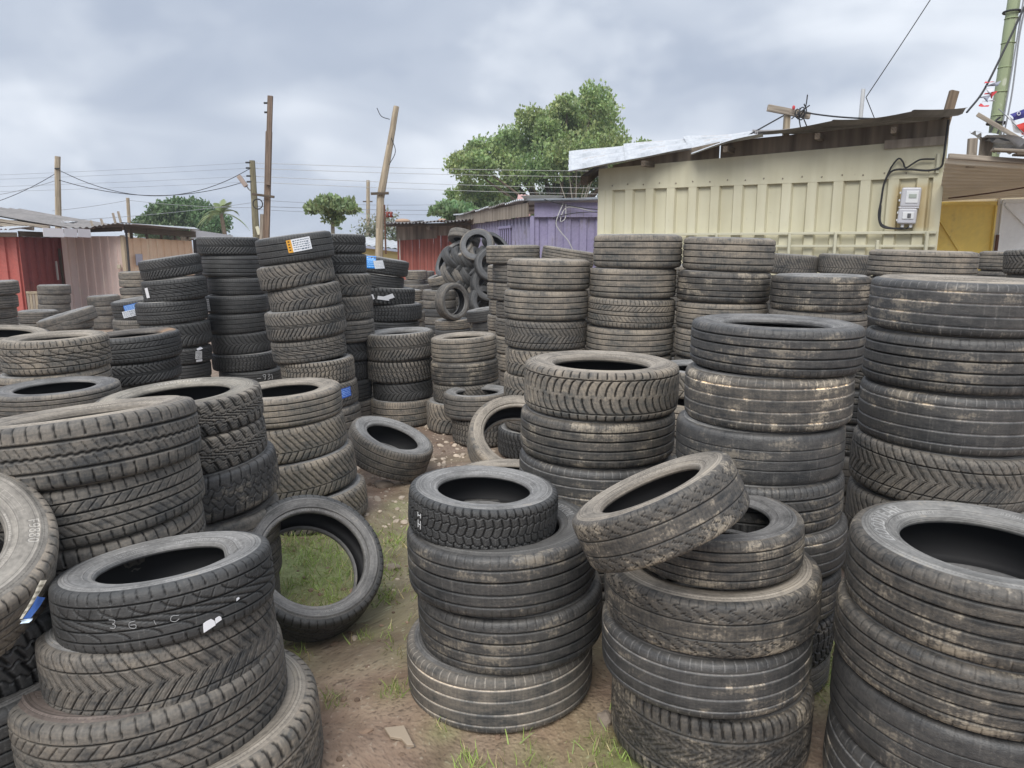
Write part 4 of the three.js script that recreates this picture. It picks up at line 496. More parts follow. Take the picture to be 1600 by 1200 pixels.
const kink = (a, t) => { const d = Math.atan2(Math.sin(a - 2.05), Math.cos(a - 2.05)), d2 = Math.atan2(Math.sin(a - 1.35), Math.cos(a - 1.35)), k = Math.exp(-d * d / 0.12), k2 = Math.exp(-d2 * d2 / 0.1), w = (1 - t) ** 1.3; return [w * (-0.026 * k + 0.02 * k2), w * (-0.034 * k + 0.01 * k2)]; };
const sideGeos = {}, sideGeo = (kind, lod) => sideGeos[kind + lod] ??= latheGeo(sideProfile(kind === 'l' ? 0.232 : 0.203), [144, 80, 40][lod], false, kind === 'k' ? kink : null);
const linerGeos = {}, linerGeo = (kind, lod) => linerGeos[kind + lod] ??= latheGeo(linerProfile(kind === 'l' ? 0.232 : 0.203), [96, 56, 32][lod], true, null);

// rubber: worn black with dust, dried mud and scuffs of their own shape; the pale upper edge is painted light
const KIND = { blk: { base: 0.036, dustAndTopLight: 0.5, mud: 0.02, cool: 1.02, film: [0.105, 0.101, 0.096], rough: 0.6, seed: 3 }, gry: { base: 0.055, dustAndTopLight: 0.8, mud: 0.16, cool: 1.0, film: [0.225, 0.196, 0.162], rough: 0.72, seed: 17 }, mud: { base: 0.036, dustAndTopLight: 0.62, mud: 0.85, cool: 1.02, film: [0.205, 0.176, 0.142], rough: 0.6, seed: 29 }, tan: { base: 0.085, dustAndTopLight: 0.9, mud: 0.42, cool: 0.95, film: [0.29, 0.245, 0.195], rough: 0.85, seed: 41 }, wet: { base: 0.036, dustAndTopLight: 0.55, mud: 0.48, cool: 1.05, film: [0.140, 0.130, 0.118], rough: 0.5, seed: 53 } };
const grainB = tex(256, 256, (u, v) => 0.5 + wrapNoise(u, v, 60, 60, 2, 2) * 0.55 + wrapNoise(u, v, 14, 90, 6, 2) * 0.3, { srgb: false, rx: 10, ry: 1.2 });
const treadMats = {};
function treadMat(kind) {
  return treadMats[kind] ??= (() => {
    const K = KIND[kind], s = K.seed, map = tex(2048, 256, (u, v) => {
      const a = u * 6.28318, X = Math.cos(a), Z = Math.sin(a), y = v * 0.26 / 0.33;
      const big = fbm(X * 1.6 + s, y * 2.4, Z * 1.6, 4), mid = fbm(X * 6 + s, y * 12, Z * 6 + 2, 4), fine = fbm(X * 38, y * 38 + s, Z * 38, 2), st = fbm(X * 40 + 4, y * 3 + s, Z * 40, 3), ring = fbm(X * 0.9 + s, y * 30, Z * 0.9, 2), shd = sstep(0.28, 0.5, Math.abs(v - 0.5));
      const d = clamp(K.dustAndTopLight * (0.52 + big * 0.75 + mid * 0.55 + ring * 0.40 + fine * 0.50 + st * 0.42 + shd * 0.10 + 0.22 * (v - 0.5)));  // besides dust, light from above is painted in: paler toward the upper shoulder
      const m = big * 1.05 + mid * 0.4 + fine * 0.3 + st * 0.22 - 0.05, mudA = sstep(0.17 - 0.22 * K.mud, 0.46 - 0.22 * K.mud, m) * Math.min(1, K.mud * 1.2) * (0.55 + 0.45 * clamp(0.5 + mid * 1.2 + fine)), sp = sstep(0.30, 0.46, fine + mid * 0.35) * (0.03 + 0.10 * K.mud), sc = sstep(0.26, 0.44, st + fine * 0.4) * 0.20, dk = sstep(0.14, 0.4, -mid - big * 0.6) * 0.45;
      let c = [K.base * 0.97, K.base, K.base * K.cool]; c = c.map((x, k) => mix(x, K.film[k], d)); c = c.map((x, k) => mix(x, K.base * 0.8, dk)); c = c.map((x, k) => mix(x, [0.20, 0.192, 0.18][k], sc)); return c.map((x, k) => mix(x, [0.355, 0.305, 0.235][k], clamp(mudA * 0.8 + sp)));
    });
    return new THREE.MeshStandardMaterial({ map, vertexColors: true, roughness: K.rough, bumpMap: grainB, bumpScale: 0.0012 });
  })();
}
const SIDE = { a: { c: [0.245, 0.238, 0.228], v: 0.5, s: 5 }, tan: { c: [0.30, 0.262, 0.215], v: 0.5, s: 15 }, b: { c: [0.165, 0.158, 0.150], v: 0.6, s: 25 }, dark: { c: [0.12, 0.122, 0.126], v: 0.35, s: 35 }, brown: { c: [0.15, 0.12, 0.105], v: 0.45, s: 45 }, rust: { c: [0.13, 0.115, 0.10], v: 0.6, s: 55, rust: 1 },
  hank: { c: [0.26, 0.235, 0.195], v: 0.5, s: 65, text: [['HANKOOK', 0.435, 0.6, 92, 0.75]] }, good: { c: [0.22, 0.212, 0.198], v: 0.5, s: 75, text: [['GOODYEAR', 0.335, 0.66, 100, 1.0]] }, scor: { c: [0.12, 0.115, 0.108], v: 0.4, s: 85, text: [['SCORPION', 0.655, 0.6, 88, 0.9]] }, fnum: { c: [0.29, 0.265, 0.23], v: 0.5, s: 95, text: [['F9880', 0.665, 0.74, 70, 0.8]] } };
const sideMats = {};
function sideMat(kind) {
  return sideMats[kind] ??= (() => {
    const K = SIDE[kind], W = 2048, H = 256, cv = document.createElement('canvas'); cv.width = W; cv.height = H; const c = cv.getContext('2d'), R = rng(K.s); c.fillStyle = '#000'; c.fillRect(0, 0, W, H);
    // moulded rings, rows of tiny moulded marks, then the lettering
    c.fillStyle = '#555'; for (const y of [0.1, 0.17, 0.5, 0.545]) c.fillRect(0, H * y, W, 3); c.fillStyle = '#777'; c.fillRect(0, H * 0.83, W, 5); c.fillRect(0, H * 0.9, W, 4);
    for (let b = 0; b < 7; b++) { let x = R() * W; const n = 6 + R() * 10, y = H * (R() < 0.5 ? 0.68 : 0.42); c.fillStyle = '#888'; for (let i = 0; i < n; i++) { const w = 5 + R() * 7; c.fillRect(x % W, y, w, 11); x += w + 4 + (R() < 0.2 ? 14 : 0); } }
    for (let b = 0; b < 5; b++) { let x = R() * W; const n = 5 + R() * 6, y = H * (R() < 0.6 ? 0.56 : 0.3); for (let i = 0; i < n; i++) { const w = 9 + R() * 9; c.fillStyle = '#999'; c.fillRect(x % W, y, w, 4); c.fillRect(x % W, y + 24, w, 4); c.fillRect(x % W, y, 4, 28); if (R() < 0.6) c.fillRect((x + w - 4) % W, y, 4, 28); x += w + 6; } }
    for (let b = 0; b < 3; b++) { const x = R() * W; c.strokeStyle = '#777'; c.lineWidth = 3; c.strokeRect(x, H * 0.36, 120 + R() * 80, 26); }
    for (let i = 0; i < 200; i++) { c.fillStyle = '#444'; c.fillRect(i / 200 * W, H * 0.06, 5, 9); }
    const letters = document.createElement('canvas'); letters.width = W; letters.height = H; const l = letters.getContext('2d'); l.fillStyle = '#000'; l.fillRect(0, 0, W, H);
    for (const [txt, u, v, px, sx] of K.text ?? []) { l.save(); l.translate(u * W, (1 - v) * H); l.scale(0.72 * sx, 1); l.font = 'bold ' + px + 'px sans-serif'; l.textAlign = 'center'; l.textBaseline = 'middle'; l.fillStyle = '#fff'; l.fillText(txt, 0, 0); l.restore(); }
    const A = c.getImageData(0, 0, W, H).data, B = l.getImageData(0, 0, W, H).data, at = (D, u, v) => D[((Math.min(H - 1, Math.floor((1 - v) * H))) * W + Math.min(W - 1, Math.floor(u * W))) * 4] / 255;
    const map = tex(W, H, (u, v) => {
      const a = u * 6.28318, X = Math.cos(a), Z = Math.sin(a), r = 0.6 + v * 0.4, big = fbm(X * 1.8 * r + K.s, v * 1.5, Z * 1.8 * r, 4), fine = fbm(X * 24 * r, v * 9 + K.s, Z * 24 * r, 3), ring = fbm(X * 0.8 + K.s, v * 14, Z * 0.8, 2), t = clamp(0.5 + K.v * (big * 1.5 + fine * 0.8 + ring * 0.7));
      let q = K.c.map((x, k) => mix(x * 0.38, x * 1.32, t) * (k === 0 ? 1 : 1)); const m = at(A, u, v), L = at(B, u, v), bead = sstep(0.2, 0.05, v); const rg = Math.max(...[0.215, 0.27, 0.47, 0.78, 0.865, 0.93].map((p) => 1 - sstep(0.004, 0.011, Math.abs(v - p)))), wear = sstep(0.1, 0.35, fbm(X * 5 * r, v * 3 + K.s, Z * 5 * r, 3)); q = q.map((x) => x * (1 - 0.38 * rg) * (1 - 0.22 * wear)); q = q.map((x) => mix(x, x * 1.6 + 0.025, m)); q = q.map((x) => mix(x, x * 1.35 + 0.06, L)); q = q.map((x, k) => mix(x, [0.09, 0.092, 0.096][k], bead * 0.45));  // relief shading put into the colour: ring lines darker, raised marks and letters paler
      const mud = sstep(0.16, 0.34, big * 0.7 + fine * 0.5 - 0.05); q = q.map((x, k) => mix(x, [0.30, 0.25, 0.18][k], mud * 0.35)); if (K.rust) { const d = Math.atan2(Math.sin(a - 5.5), Math.cos(a - 5.5)); q = q.map((x, k) => mix(x, [0.32, 0.19, 0.10][k], Math.exp(-d * d / 0.15) * 0.75)); } return q;
    });
    const bmp = tex(W, H, (u, v) => { const a = u * 6.28318; return clamp(0.35 + at(A, u, v) * 0.3 + at(B, u, v) * 0.45 + fbm(Math.cos(a) * 30, v * 8, Math.sin(a) * 30, 2) * 0.12); }, { srgb: false });
    return new THREE.MeshStandardMaterial({ map, bumpMap: bmp, bumpScale: 0.005, roughness: kind === 'dark' || kind === 'b' ? 0.6 : 0.72 });
  })();
}
const linerMat = MAT(0.016, 0.016, 0.018, 0.7);
const eyeXZ = V(0, 0, 0);
function tyre(x, y, z, R, W, q, spin, pat, mat, side, label, group, kind = 'n') {   // x, y, z is the middle of the tyre
  const t = new THREE.Group(); t.name = numbered('tyre'); scene.add(t); const far = Math.hypot(x, z), lod = far < 3.6 ? 0 : far < 9.6 ? 1 : 2;
  const Q = q.clone().multiply(new THREE.Quaternion().setFromAxisAngle(V(0, 1, 0), spin)), o = V(0, -W / 2, 0).applyQuaternion(Q); t.position.set(x + o.x, y + o.y, z + o.z); t.quaternion.copy(Q); t.scale.set(R / R0 * (1 + 0.012 * Math.sin(x * 37 + y * 91)), W / W0, R / R0 * (1 + 0.012 * Math.cos(z * 41 + y * 77)));
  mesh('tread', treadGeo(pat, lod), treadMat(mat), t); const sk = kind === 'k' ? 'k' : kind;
  mesh('sidewall', sideGeo(sk, lod), sideMat(side), t); const lo = mesh('sidewall', sideGeo(kind === 'l' ? 'l' : 'n', lod), sideMat(side.length > 4 || side === 'hank' || side === 'good' || side === 'scor' || side === 'fnum' ? 'b' : side), t); lo.rotation.x = Math.PI; lo.position.y = W0;
  mesh('inner_liner', linerGeo(kind === 'l' ? 'l' : 'n', lod), linerMat, t); t.userData = { label, category: 'tyre' }; if (group) t.userData.group = group; return t;
}
const KEY = {};
const fillR = rng(99);
function yard(z, desc, rows) {   // a stack: each row is x, y of the underside, radius, width, lean in degrees, spin, tread, rubber, side, key, label
  let last = null;
  rows.forEach((r, i) => {
    const [x, y0, R, W0_, lean, spin, pat, mat, side, key, label] = r; let y = y0, W = W0_; if (i === rows.length - 1 && y < 0.11) { W += y; y = 0; }
    const q = new THREE.Quaternion().setFromAxisAngle(V(-x, 0, -z).normalize(), (lean + 0.9 * Math.sin(x * 53 + y0 * 131)) * Math.PI / 180); if (r[11]) q.premultiply(new THREE.Quaternion().setFromAxisAngle(V(-z, 0, x).normalize(), -r[11] * Math.PI / 180));
    const t = tyre(x, y + W / 2, z, R, W, q, spin, pat, mat, side, label, rows.length > 1 ? 'tyres of ' + desc : 'loose tyres', key === 'FL1' ? 'k' : 'n'); if (key) KEY[key] = t; last = [x, y, R];
  });
  if (last[1] > 0.08) { const n = Math.max(1, Math.round(last[1] / 0.2)), W = last[1] / n; for (let i = 0; i < n; i++) tyre(last[0] + (fillR() - 0.5) * 0.05, W * (i + 0.5), z + (fillR() - 0.5) * 0.05, last[2] * (0.95 + fillR() * 0.08), W, new THREE.Quaternion(), fillR() * 6, ['rib', 'rib3', 'bald'][i % 3], 'gry', 'b', 'hidden tyre under ' + desc, 'hidden tyres at the foot of ' + desc); }
}
yard(-2.05, 'the stack at the front left corner', [
  [-1.016, 0.581, 0.300, 0.170, 2.5, 0.00, 'asym', 'blk', 'a', 'FL1', 'dented dark tyre with white stickers, top of the stack at the front left corner', 8],
  [-1.043, 0.403, 0.320, 0.197, 3, 1.48, 'vwin', 'gry', 'a', '', 'arrow-tread winter tyre, second in the stack at the front left corner', 6],
  [-1.080, 0.232, 0.379, 0.219, 4, 0.65, 'hwy2', 'gry', 'brown', '', 'wide brown-shouldered tyre, third in the stack at the front left corner', 3],
  [-1.000, 0.052, 0.400, 0.219, 4, 2.49, 'atz', 'tan', 'tan', '', 'widest dusty tyre, fourth in the stack at the front left corner', 0],
]);
yard(-2.50, 'the big stack against the left edge', [
  [-1.471, 0.884, 0.360, 0.210, 3, 0.97, 'ribw', 'gry', 'tan', '', 'large slotted highway tyre, top of the big stack against the left edge', 7],
  [-1.472, 0.700, 0.360, 0.197, 4, 0.42, 'hwy2', 'gry', 'a', '', 'block-ribbed tyre, second in the big stack against the left edge', 5],
  [-1.478, 0.520, 0.360, 0.211, 3, 2.52, 'ribw', 'gry', 'a', '', 'half-hidden tyre, third in the big stack against the left edge', 0],
]);
yard(-3.15, 'the chunky off-road stack left of centre', [
  [-1.435, 0.886, 0.336, 0.150, 3, 0.00, 'at', 'gry', 'hank', 'C1', 'lettered pale-sided off-road tyre, top of the chunky off-road stack left of centre', 0],
  [-1.441, 0.732, 0.350, 0.158, 4, 5.76, 'at', 'gry', 'a', '', 'rugged off-road tyre, second in the chunky off-road stack left of centre', 0],
  [-1.412, 0.534, 0.365, 0.203, 5, 5.03, 'at2', 'wet', 'a', '', 'darkest off-road tyre, third in the chunky off-road stack left of centre', 0],
]);
yard(-4.40, 'the brown stack before the tall leaning stack', [
  [-1.379, 0.637, 0.340, 0.177, 4, 4.81, 'rib', 'tan', 'tan', '', 'plain ribbed tyre, top of the brown stack before the tall leaning stack', 0],
  [-1.360, 0.427, 0.340, 0.210, 5, 1.39, 'diag', 'tan', 'a', '', 'slant-grooved tyre, second in the brown stack before the tall leaning stack', 0],
  [-1.304, 0.199, 0.340, 0.229, 6, 3.37, 'diag', 'tan', 'a', '', 'slant-grooved tyre, third in the brown stack before the tall leaning stack', 0],
  [-1.240, -0.003, 0.340, 0.202, 5, 1.74, 'diag', 'tan', 'a', '', 'slant-grooved tyre, fourth in the brown stack before the tall leaning stack', 0],
]);
yard(-6.30, 'the tall leaning black stack', [
  [-1.809, 1.524, 0.310, 0.220, 8, 0.00, 'rib3', 'blk', 'a', 'E1', 'tyre with orange and white label, top of the tall leaning black stack', 0],
  [-1.810, 1.327, 0.312, 0.198, 9, 1.08, 'swoosh', 'gry', 'a', '', 'swooping-groove tyre, second in the tall leaning black stack', 0],
  [-1.745, 1.141, 0.299, 0.185, 8, 0.67, 'swoosh', 'gry', 'a', '', 'swooping-groove tyre, third in the tall leaning black stack', 0],
  [-1.749, 0.900, 0.333, 0.243, 6, 1.35, 'chev', 'gry', 'a', '', 'wide chevron tyre, fourth in the tall leaning black stack', 0],
  [-1.734, 0.713, 0.309, 0.184, 5, 5.82, 'asym', 'gry', 'a', '', 'slashed ribbed tyre, fifth in the tall leaning black stack', 0],
  [-1.666, 0.517, 0.311, 0.197, 4, 5.21, 'block', 'tan', 'a', '', 'pale blocky tyre, sixth in the tall leaning black stack', 0],
  [-1.660, 0.308, 0.320, 0.210, 3, 0.00, 'vwin', 'gry', 'a', 'E7', 'tyre with small blue sticker, seventh in the tall leaning black stack', 0],
  [-1.635, 0.085, 0.320, 0.224, 2, 5.07, 'rib', 'gry', 'a', '', 'ribbed bottom tyre, eighth in the tall leaning black stack', 0],
]);
yard(-7.90, 'the upright black stack beside the leaning one', [
  [-2.962, 1.561, 0.313, 0.184, 0, 5.03, 'chev', 'blk', 'a', '', 'chevron tyre, top of the upright black stack beside the leaning one', 0],
  [-2.939, 1.337, 0.299, 0.224, -1, 1.21, 'rib', 'blk', 'a', '', 'plain wide tyre, second in the upright black stack beside the leaning one', 0],
  [-2.907, 1.155, 0.289, 0.175, -1, 1.95, 'rib3', 'blk', 'a', '', 'narrow dark tyre, third in the upright black stack beside the leaning one', 0],
  [-2.915, 0.967, 0.312, 0.183, 1, 0.00, 'rib3', 'blk', 'a', 'F4', 'tyre with white torn tag, fourth in the upright black stack beside the leaning one', 0],
  [-2.915, 0.762, 0.308, 0.204, 1, 0.00, 'rib3', 'blk', 'a', 'F5', 'tyre with crumpled white tag, fifth in the upright black stack beside the leaning one', 0],
  [-2.888, 0.543, 0.310, 0.220, 2, 3.94, 'swoosh', 'blk', 'a', '', 'feather-groove tyre, sixth in the upright black stack beside the leaning one', 0],
  [-2.869, 0.365, 0.334, 0.181, 1, 4.60, 'block', 'blk', 'a', '', 'small-block tyre, seventh in the upright black stack beside the leaning one', 0],
  [-2.822, 0.215, 0.320, 0.149, 0, 0.00, 'rib', 'blk', 'a', 'F8', 'tyre with white chalk scribble, eighth in the upright black stack beside the leaning one', 0],
]);
yard(-7.30, 'the black stack nearest the pink shed', [
  [-3.313, 1.360, 0.280, 0.190, 8, 5.37, 'chev', 'blk', 'a', '', 'tilted chevron tyre, top of the black stack nearest the pink shed', 0],
  [-3.289, 1.139, 0.297, 0.209, 5, 0.00, 'asym', 'blk', 'a', 'G2', 'tyre with white oval sticker, second in the black stack nearest the pink shed', 0],
  [-3.337, 0.924, 0.321, 0.217, 3, 5.53, 'hwy2', 'blk', 'a', '', 'zigzag-rib tyre, third in the black stack nearest the pink shed', 0],
  [-3.315, 0.692, 0.320, 0.232, 2, 0.54, 'swoosh', 'blk', 'a', '', 'curved-groove tyre, fourth in the black stack nearest the pink shed', 0],
  [-3.323, 0.525, 0.320, 0.160, 1, 0.00, 'asym', 'blk', 'a', 'G5', 'tyre with white paper tags, fifth in the black stack nearest the pink shed', 0],
  [-3.335, 0.363, 0.320, 0.162, 0, 3.80, 'rib', 'blk', 'a', '', 'ribbed tyre, sixth in the black stack nearest the pink shed', 0],
]);
yard(-6.90, 'the stack tucked behind the leaning one', [
  [-1.653, 1.589, 0.315, 0.170, -1, 4.22, 'chev', 'blk', 'a', '', 'brownish chevron tyre, top of the stack tucked behind the leaning one', 0],
  [-1.654, 1.412, 0.315, 0.177, -1, 3.18, 'chev', 'blk', 'a', '', 'ribbed chevron tyre, second in the stack tucked behind the leaning one', 0],
  [-1.619, 1.211, 0.315, 0.202, -1, 1.12, 'swoosh', 'gry', 'a', '', 'feather-groove tyre, third in the stack tucked behind the leaning one', 0],
  [-1.608, 0.990, 0.315, 0.221, 0, 2.97, 'diag', 'gry', 'a', '', 'slant-groove tyre, fourth in the stack tucked behind the leaning one', 0],
  [-1.603, 0.789, 0.315, 0.201, 1, 0.56, 'rib', 'gry', 'a', '', 'ribbed tyre, fifth in the stack tucked behind the leaning one', 0],
  [-1.640, 0.615, 0.315, 0.174, 0, 5.87, 'swoosh', 'blk', 'a', '', 'shaded curved-groove tyre, sixth in the stack tucked behind the leaning one', 0],
  [-1.658, 0.428, 0.315, 0.187, 0, 5.44, 'block', 'blk', 'a', '', 'shaded blocky tyre, seventh in the stack tucked behind the leaning one', 0],
  [-1.647, 0.239, 0.315, 0.189, 0, 3.44, 'rib', 'blk', 'a', '', 'shaded ribbed tyre, eighth in the stack tucked behind the leaning one', 0],
]);
yard(-8.10, 'the stack leaning right before the maroon shed', [
  [-1.443, 1.370, 0.330, 0.170, -10, 0.00, 'hwy2', 'blk', 'a', 'J1', 'tyre with torn blue label, top of the stack leaning right before the maroon shed', 0],
  [-1.493, 1.224, 0.320, 0.139, -8, 1.89, 'rib', 'blk', 'a', '', 'thin ribbed tyre, second in the stack leaning right before the maroon shed', 0],
  [-1.389, 1.045, 0.330, 0.179, -4, 0.00, 'knob', 'blk', 'a', 'J3', 'knobbly tyre with white tag, third in the stack leaning right before the maroon shed', 0],
  [-1.306, 0.864, 0.320, 0.181, 0, 5.71, 'block', 'blk', 'a', '', 'small-block tyre, fourth in the stack leaning right before the maroon shed', 0],
  [-1.338, 0.715, 0.320, 0.149, 0, 3.59, 'rib', 'blk', 'a', '', 'shaded ribbed tyre, fifth in the stack leaning right before the maroon shed', 0],
]);
yard(-6.95, 'the four-high stack in mid yard', [
  [-1.057, 0.621, 0.325, 0.250, 3, 5.54, 'chev', 'gry', 'a', '', 'chevron-shouldered tyre, top of the four-high stack in mid yard', 0],
  [-1.060, 0.418, 0.306, 0.200, 2, 5.33, 'knob', 'gry', 'a', '', 'blocky winter tyre, second in the four-high stack in mid yard', 0],
  [-1.038, 0.241, 0.286, 0.173, 2, 3.19, 'swoosh', 'blk', 'a', '', 'curved-groove tyre, third in the four-high stack in mid yard', 0],
  [-1.046, 0.029, 0.309, 0.217, 2, 2.60, 'rib3', 'tan', 'a', '', 'ribbed bottom tyre, fourth in the four-high stack in mid yard', 0],
]);
yard(-6.70, 'the short pale stack in mid yard', [
  [-0.436, 0.645, 0.296, 0.214, 4, 3.76, 'rib', 'tan', 'tan', '', 'pale ribbed tyre, top of the short pale stack in mid yard', 0],
  [-0.432, 0.442, 0.304, 0.204, 3, 2.71, 'rib', 'mud', 'a', '', 'muddy ribbed tyre, second in the short pale stack in mid yard', 0],
  [-0.417, 0.271, 0.311, 0.172, 1, 1.01, 'vwin', 'gry', 'a', '', 'winter-grooved tyre, third in the short pale stack in mid yard', 0],
  [-0.466, 0.012, 0.318, 0.261, 0, 1.92, 'swoosh', 'tan', 'a', '', 'curved-groove bottom tyre, fourth in the short pale stack in mid yard', 0],
]);
yard(-6.25, 'the pair in front of the short pale stack', [
  [-0.294, 0.230, 0.294, 0.210, 1, 5.10, 'rib', 'gry', 'a', '', 'narrow ribbed tyre, top of the pair in front of the short pale stack', 0],
  [-0.235, 0.013, 0.279, 0.213, 0, 0.27, 'block', 'gry', 'a', '', 'shaded blocky tyre, second in the pair in front of the short pale stack', 0],
]);
yard(-3.35, 'the stack right of the leaning ring', [
  [0.407, 0.925, 0.348, 0.216, 0, 0.29, 'arcs', 'tan', 'tan', '', 'scalloped winter tyre with pale rim, top of the stack right of the leaning ring', 0],
  [0.394, 0.722, 0.352, 0.204, -1, 3.93, 'rib', 'mud', 'a', '', 'worn ribbed tyre, second in the stack right of the leaning ring', 0],
  [0.388, 0.514, 0.355, 0.209, -1, 1.76, 'ribL', 'wet', 'a', '', 'dark ribbed tyre, third in the stack right of the leaning ring', 0],
]);
yard(-5.85, 'the ribbed stack below the purple shed', [
  [0.284, 1.324, 0.324, 0.229, -1, 3.36, 'rib', 'tan', 'tan', '', 'broad grey-brown tyre, top of the ribbed stack below the purple shed', 0],
  [0.268, 1.097, 0.328, 0.227, -1, 2.96, 'rib', 'tan', 'a', '', 'dusty ribbed tyre, second in the ribbed stack below the purple shed', 0],
  [0.268, 0.875, 0.323, 0.221, -1, 2.15, 'vwin', 'gry', 'a', '', 'dark winter tyre, third in the ribbed stack below the purple shed', 0],
  [0.269, 0.665, 0.325, 0.210, 0, 6.26, 'swoosh', 'tan', 'a', '', 'slanting-groove tyre, fourth in the ribbed stack below the purple shed', 0],
  [0.261, 0.458, 0.328, 0.208, 0, 1.23, 'swoosh', 'tan', 'a', '', 'sharp-slant tyre, fifth in the ribbed stack below the purple shed', 0],
]);
yard(-8.30, 'the stack against the purple shed', [
  [0.011, 1.463, 0.299, 0.201, 1, 2.59, 'rib', 'tan', 'a', '', 'pale ribbed tyre, top of the stack against the purple shed', 0],
  [0.067, 1.259, 0.287, 0.203, 0, 1.27, 'rib', 'gry', 'a', '', 'ribbed tyre, second in the stack against the purple shed', 0],
  [0.075, 1.061, 0.281, 0.198, 0, 3.97, 'rib', 'gry', 'a', '', 'ribbed tyre, third in the stack against the purple shed', 0],
  [0.103, 0.875, 0.282, 0.186, 0, 1.74, 'rib', 'gry', 'a', '', 'ribbed tyre, fourth in the stack against the purple shed', 0],
  [0.097, 0.673, 0.283, 0.202, 0, 2.23, 'rib', 'gry', 'a', '', 'ribbed tyre, fifth in the stack against the purple shed', 0],
  [0.097, 0.477, 0.284, 0.196, 0, 4.69, 'rib', 'tan', 'a', '', 'ribbed tyre, sixth in the stack against the purple shed', 0],
  [0.105, 0.286, 0.286, 0.191, 0, 2.01, 'rib', 'tan', 'a', '', 'ribbed tyre, seventh in the stack against the purple shed', 0],
]);
yard(-9.10, 'the stack half hidden behind the purple-shed stack', [
  [0.008, 1.228, 0.303, 0.201, 0, 3.51, 'rib', 'tan', 'a', '', 'pale tyre, top of the stack half hidden behind the purple-shed stack', 0],
  [-0.000, 1.026, 0.304, 0.202, 0, 5.68, 'rib', 'tan', 'a', '', 'pale tyre, second in the stack half hidden behind the purple-shed stack', 0],
  [0.023, 0.837, 0.305, 0.181, 0, 0.63, 'rib', 'tan', 'a', '', 'pale tyre, third in the stack half hidden behind the purple-shed stack', 0],
  [-0.000, 0.647, 0.306, 0.190, 0, 0.39, 'rib', 'tan', 'a', '', 'pale tyre, fourth in the stack half hidden behind the purple-shed stack', 0],
  [0.008, 0.463, 0.307, 0.184, 0, 1.44, 'bald', 'tan', 'a', '', 'rounded pale tyre, fifth in the stack half hidden behind the purple-shed stack', 0],
]);
yard(-8.20, 'the tilted pile left of the tan stack', [
  [0.612, 1.465, 0.292, 0.159, -8, 4.81, 'rib', 'tan', 'a', '', 'sloping ribbed tyre, top of the tilted pile left of the tan stack', 0],
  [0.615, 1.244, 0.293, 0.187, -2, 3.86, 'rib', 'tan', 'a', '', 'ribbed tyre, second in the tilted pile left of the tan stack', 0],
]);
yard(-5.75, 'the tan stack at the left end of the cream container', [
  [0.956, 1.491, 0.334, 0.245, -1, 1.49, 'rib', 'tan', 'a', '', 'broad shouldered tyre, top of the tan stack at the left end of the cream container', 0],
  [0.926, 1.270, 0.330, 0.221, -1, 2.08, 'rib', 'tan', 'a', '', 'ribbed tyre, second in the tan stack at the left end of the cream container', 0],
  [0.920, 1.051, 0.334, 0.219, -1, 1.11, 'hwy2', 'tan', 'a', '', 'zigzag-shouldered tyre, third in the tan stack at the left end of the cream container', 0],
  [0.914, 0.838, 0.334, 0.213, -1, 2.88, 'rib', 'tan', 'a', '', 'pale tyre, fourth in the tan stack at the left end of the cream container', 0],
]);
yard(-5.50, 'the tan stack under the middle of the cream container', [
  [1.578, 1.476, 0.323, 0.235, -2, 0.27, 'rib', 'tan', 'a', '', 'broad shouldered tyre, top of the tan stack under the middle of the cream container', 0],
  [1.552, 1.256, 0.330, 0.220, -2, 4.38, 'rib', 'mud', 'a', '', 'dark-patched ribbed tyre, second in the tan stack under the middle of the cream container', 0],
  [1.549, 1.059, 0.328, 0.197, -1, 5.63, 'rib', 'tan', 'a', '', 'yellowish tyre, third in the tan stack under the middle of the cream container', 0],
  [1.548, 0.846, 0.333, 0.213, -1, 6.00, 'rib', 'tan', 'a', '', 'ribbed tyre, fourth in the tan stack under the middle of the cream container', 0],
]);
yard(-4.50, 'the hidden pile between two centre stacks', [
  [1.177, 0.765, 0.305, 0.162, 0, 4.62, 'diag', 'tan', 'a', '', 'pale slant-groove tyre, top of the hidden pile between two centre stacks', 0],
  [1.168, 0.529, 0.308, 0.191, 0, 6.03, 'rib', 'tan', 'tan', '', 'pale-rimmed tyre, second in the hidden pile between two centre stacks', 0],
]);
yard(-5.10, 'the brown-ribbed stack right of the centre', [
  [2.099, 1.227, 0.319, 0.234, -1, 0.11, 'rib', 'mud', 'a', '', 'brown-stained ribbed tyre, top of the brown-ribbed stack right of the centre', 0],
  [2.092, 1.010, 0.320, 0.213, -1, 1.81, 'rib', 'gry', 'a', '', 'grey ribbed tyre, second in the brown-ribbed stack right of the centre', 0],
]);
yard(-8.10, 'the left pile close under the container rail', [
  [3.014, 1.354, 0.268, 0.211, -3, 6.07, 'diag', 'gry', 'a', '', 'dark herringbone tyre, top of the left pile close under the container rail', 0],
  [3.029, 1.140, 0.270, 0.200, 0, 4.87, 'rib', 'tan', 'a', '', 'ribbed tyre, second in the left pile close under the container rail', 0],
]);
yard(-7.90, 'the second pile close under the container rail', [
  [3.503, 1.361, 0.274, 0.206, -2, 2.58, 'diag', 'gry', 'a', '', 'black herringbone tyre, top of the second pile close under the container rail', 0],
  [3.524, 1.165, 0.259, 0.189, 0, 5.92, 'rib', 'gry', 'a', '', 'pale-topped tyre, second in the second pile close under the container rail', 0],
]);
yard(-5.20, 'the pile behind the tall right stack', [
  [2.832, 1.440, 0.336, 0.182, -1, 3.90, 'rib', 'tan', 'tan', '', 'wide grey ribbed tyre, on the pile behind the tall right stack', 0],
]);
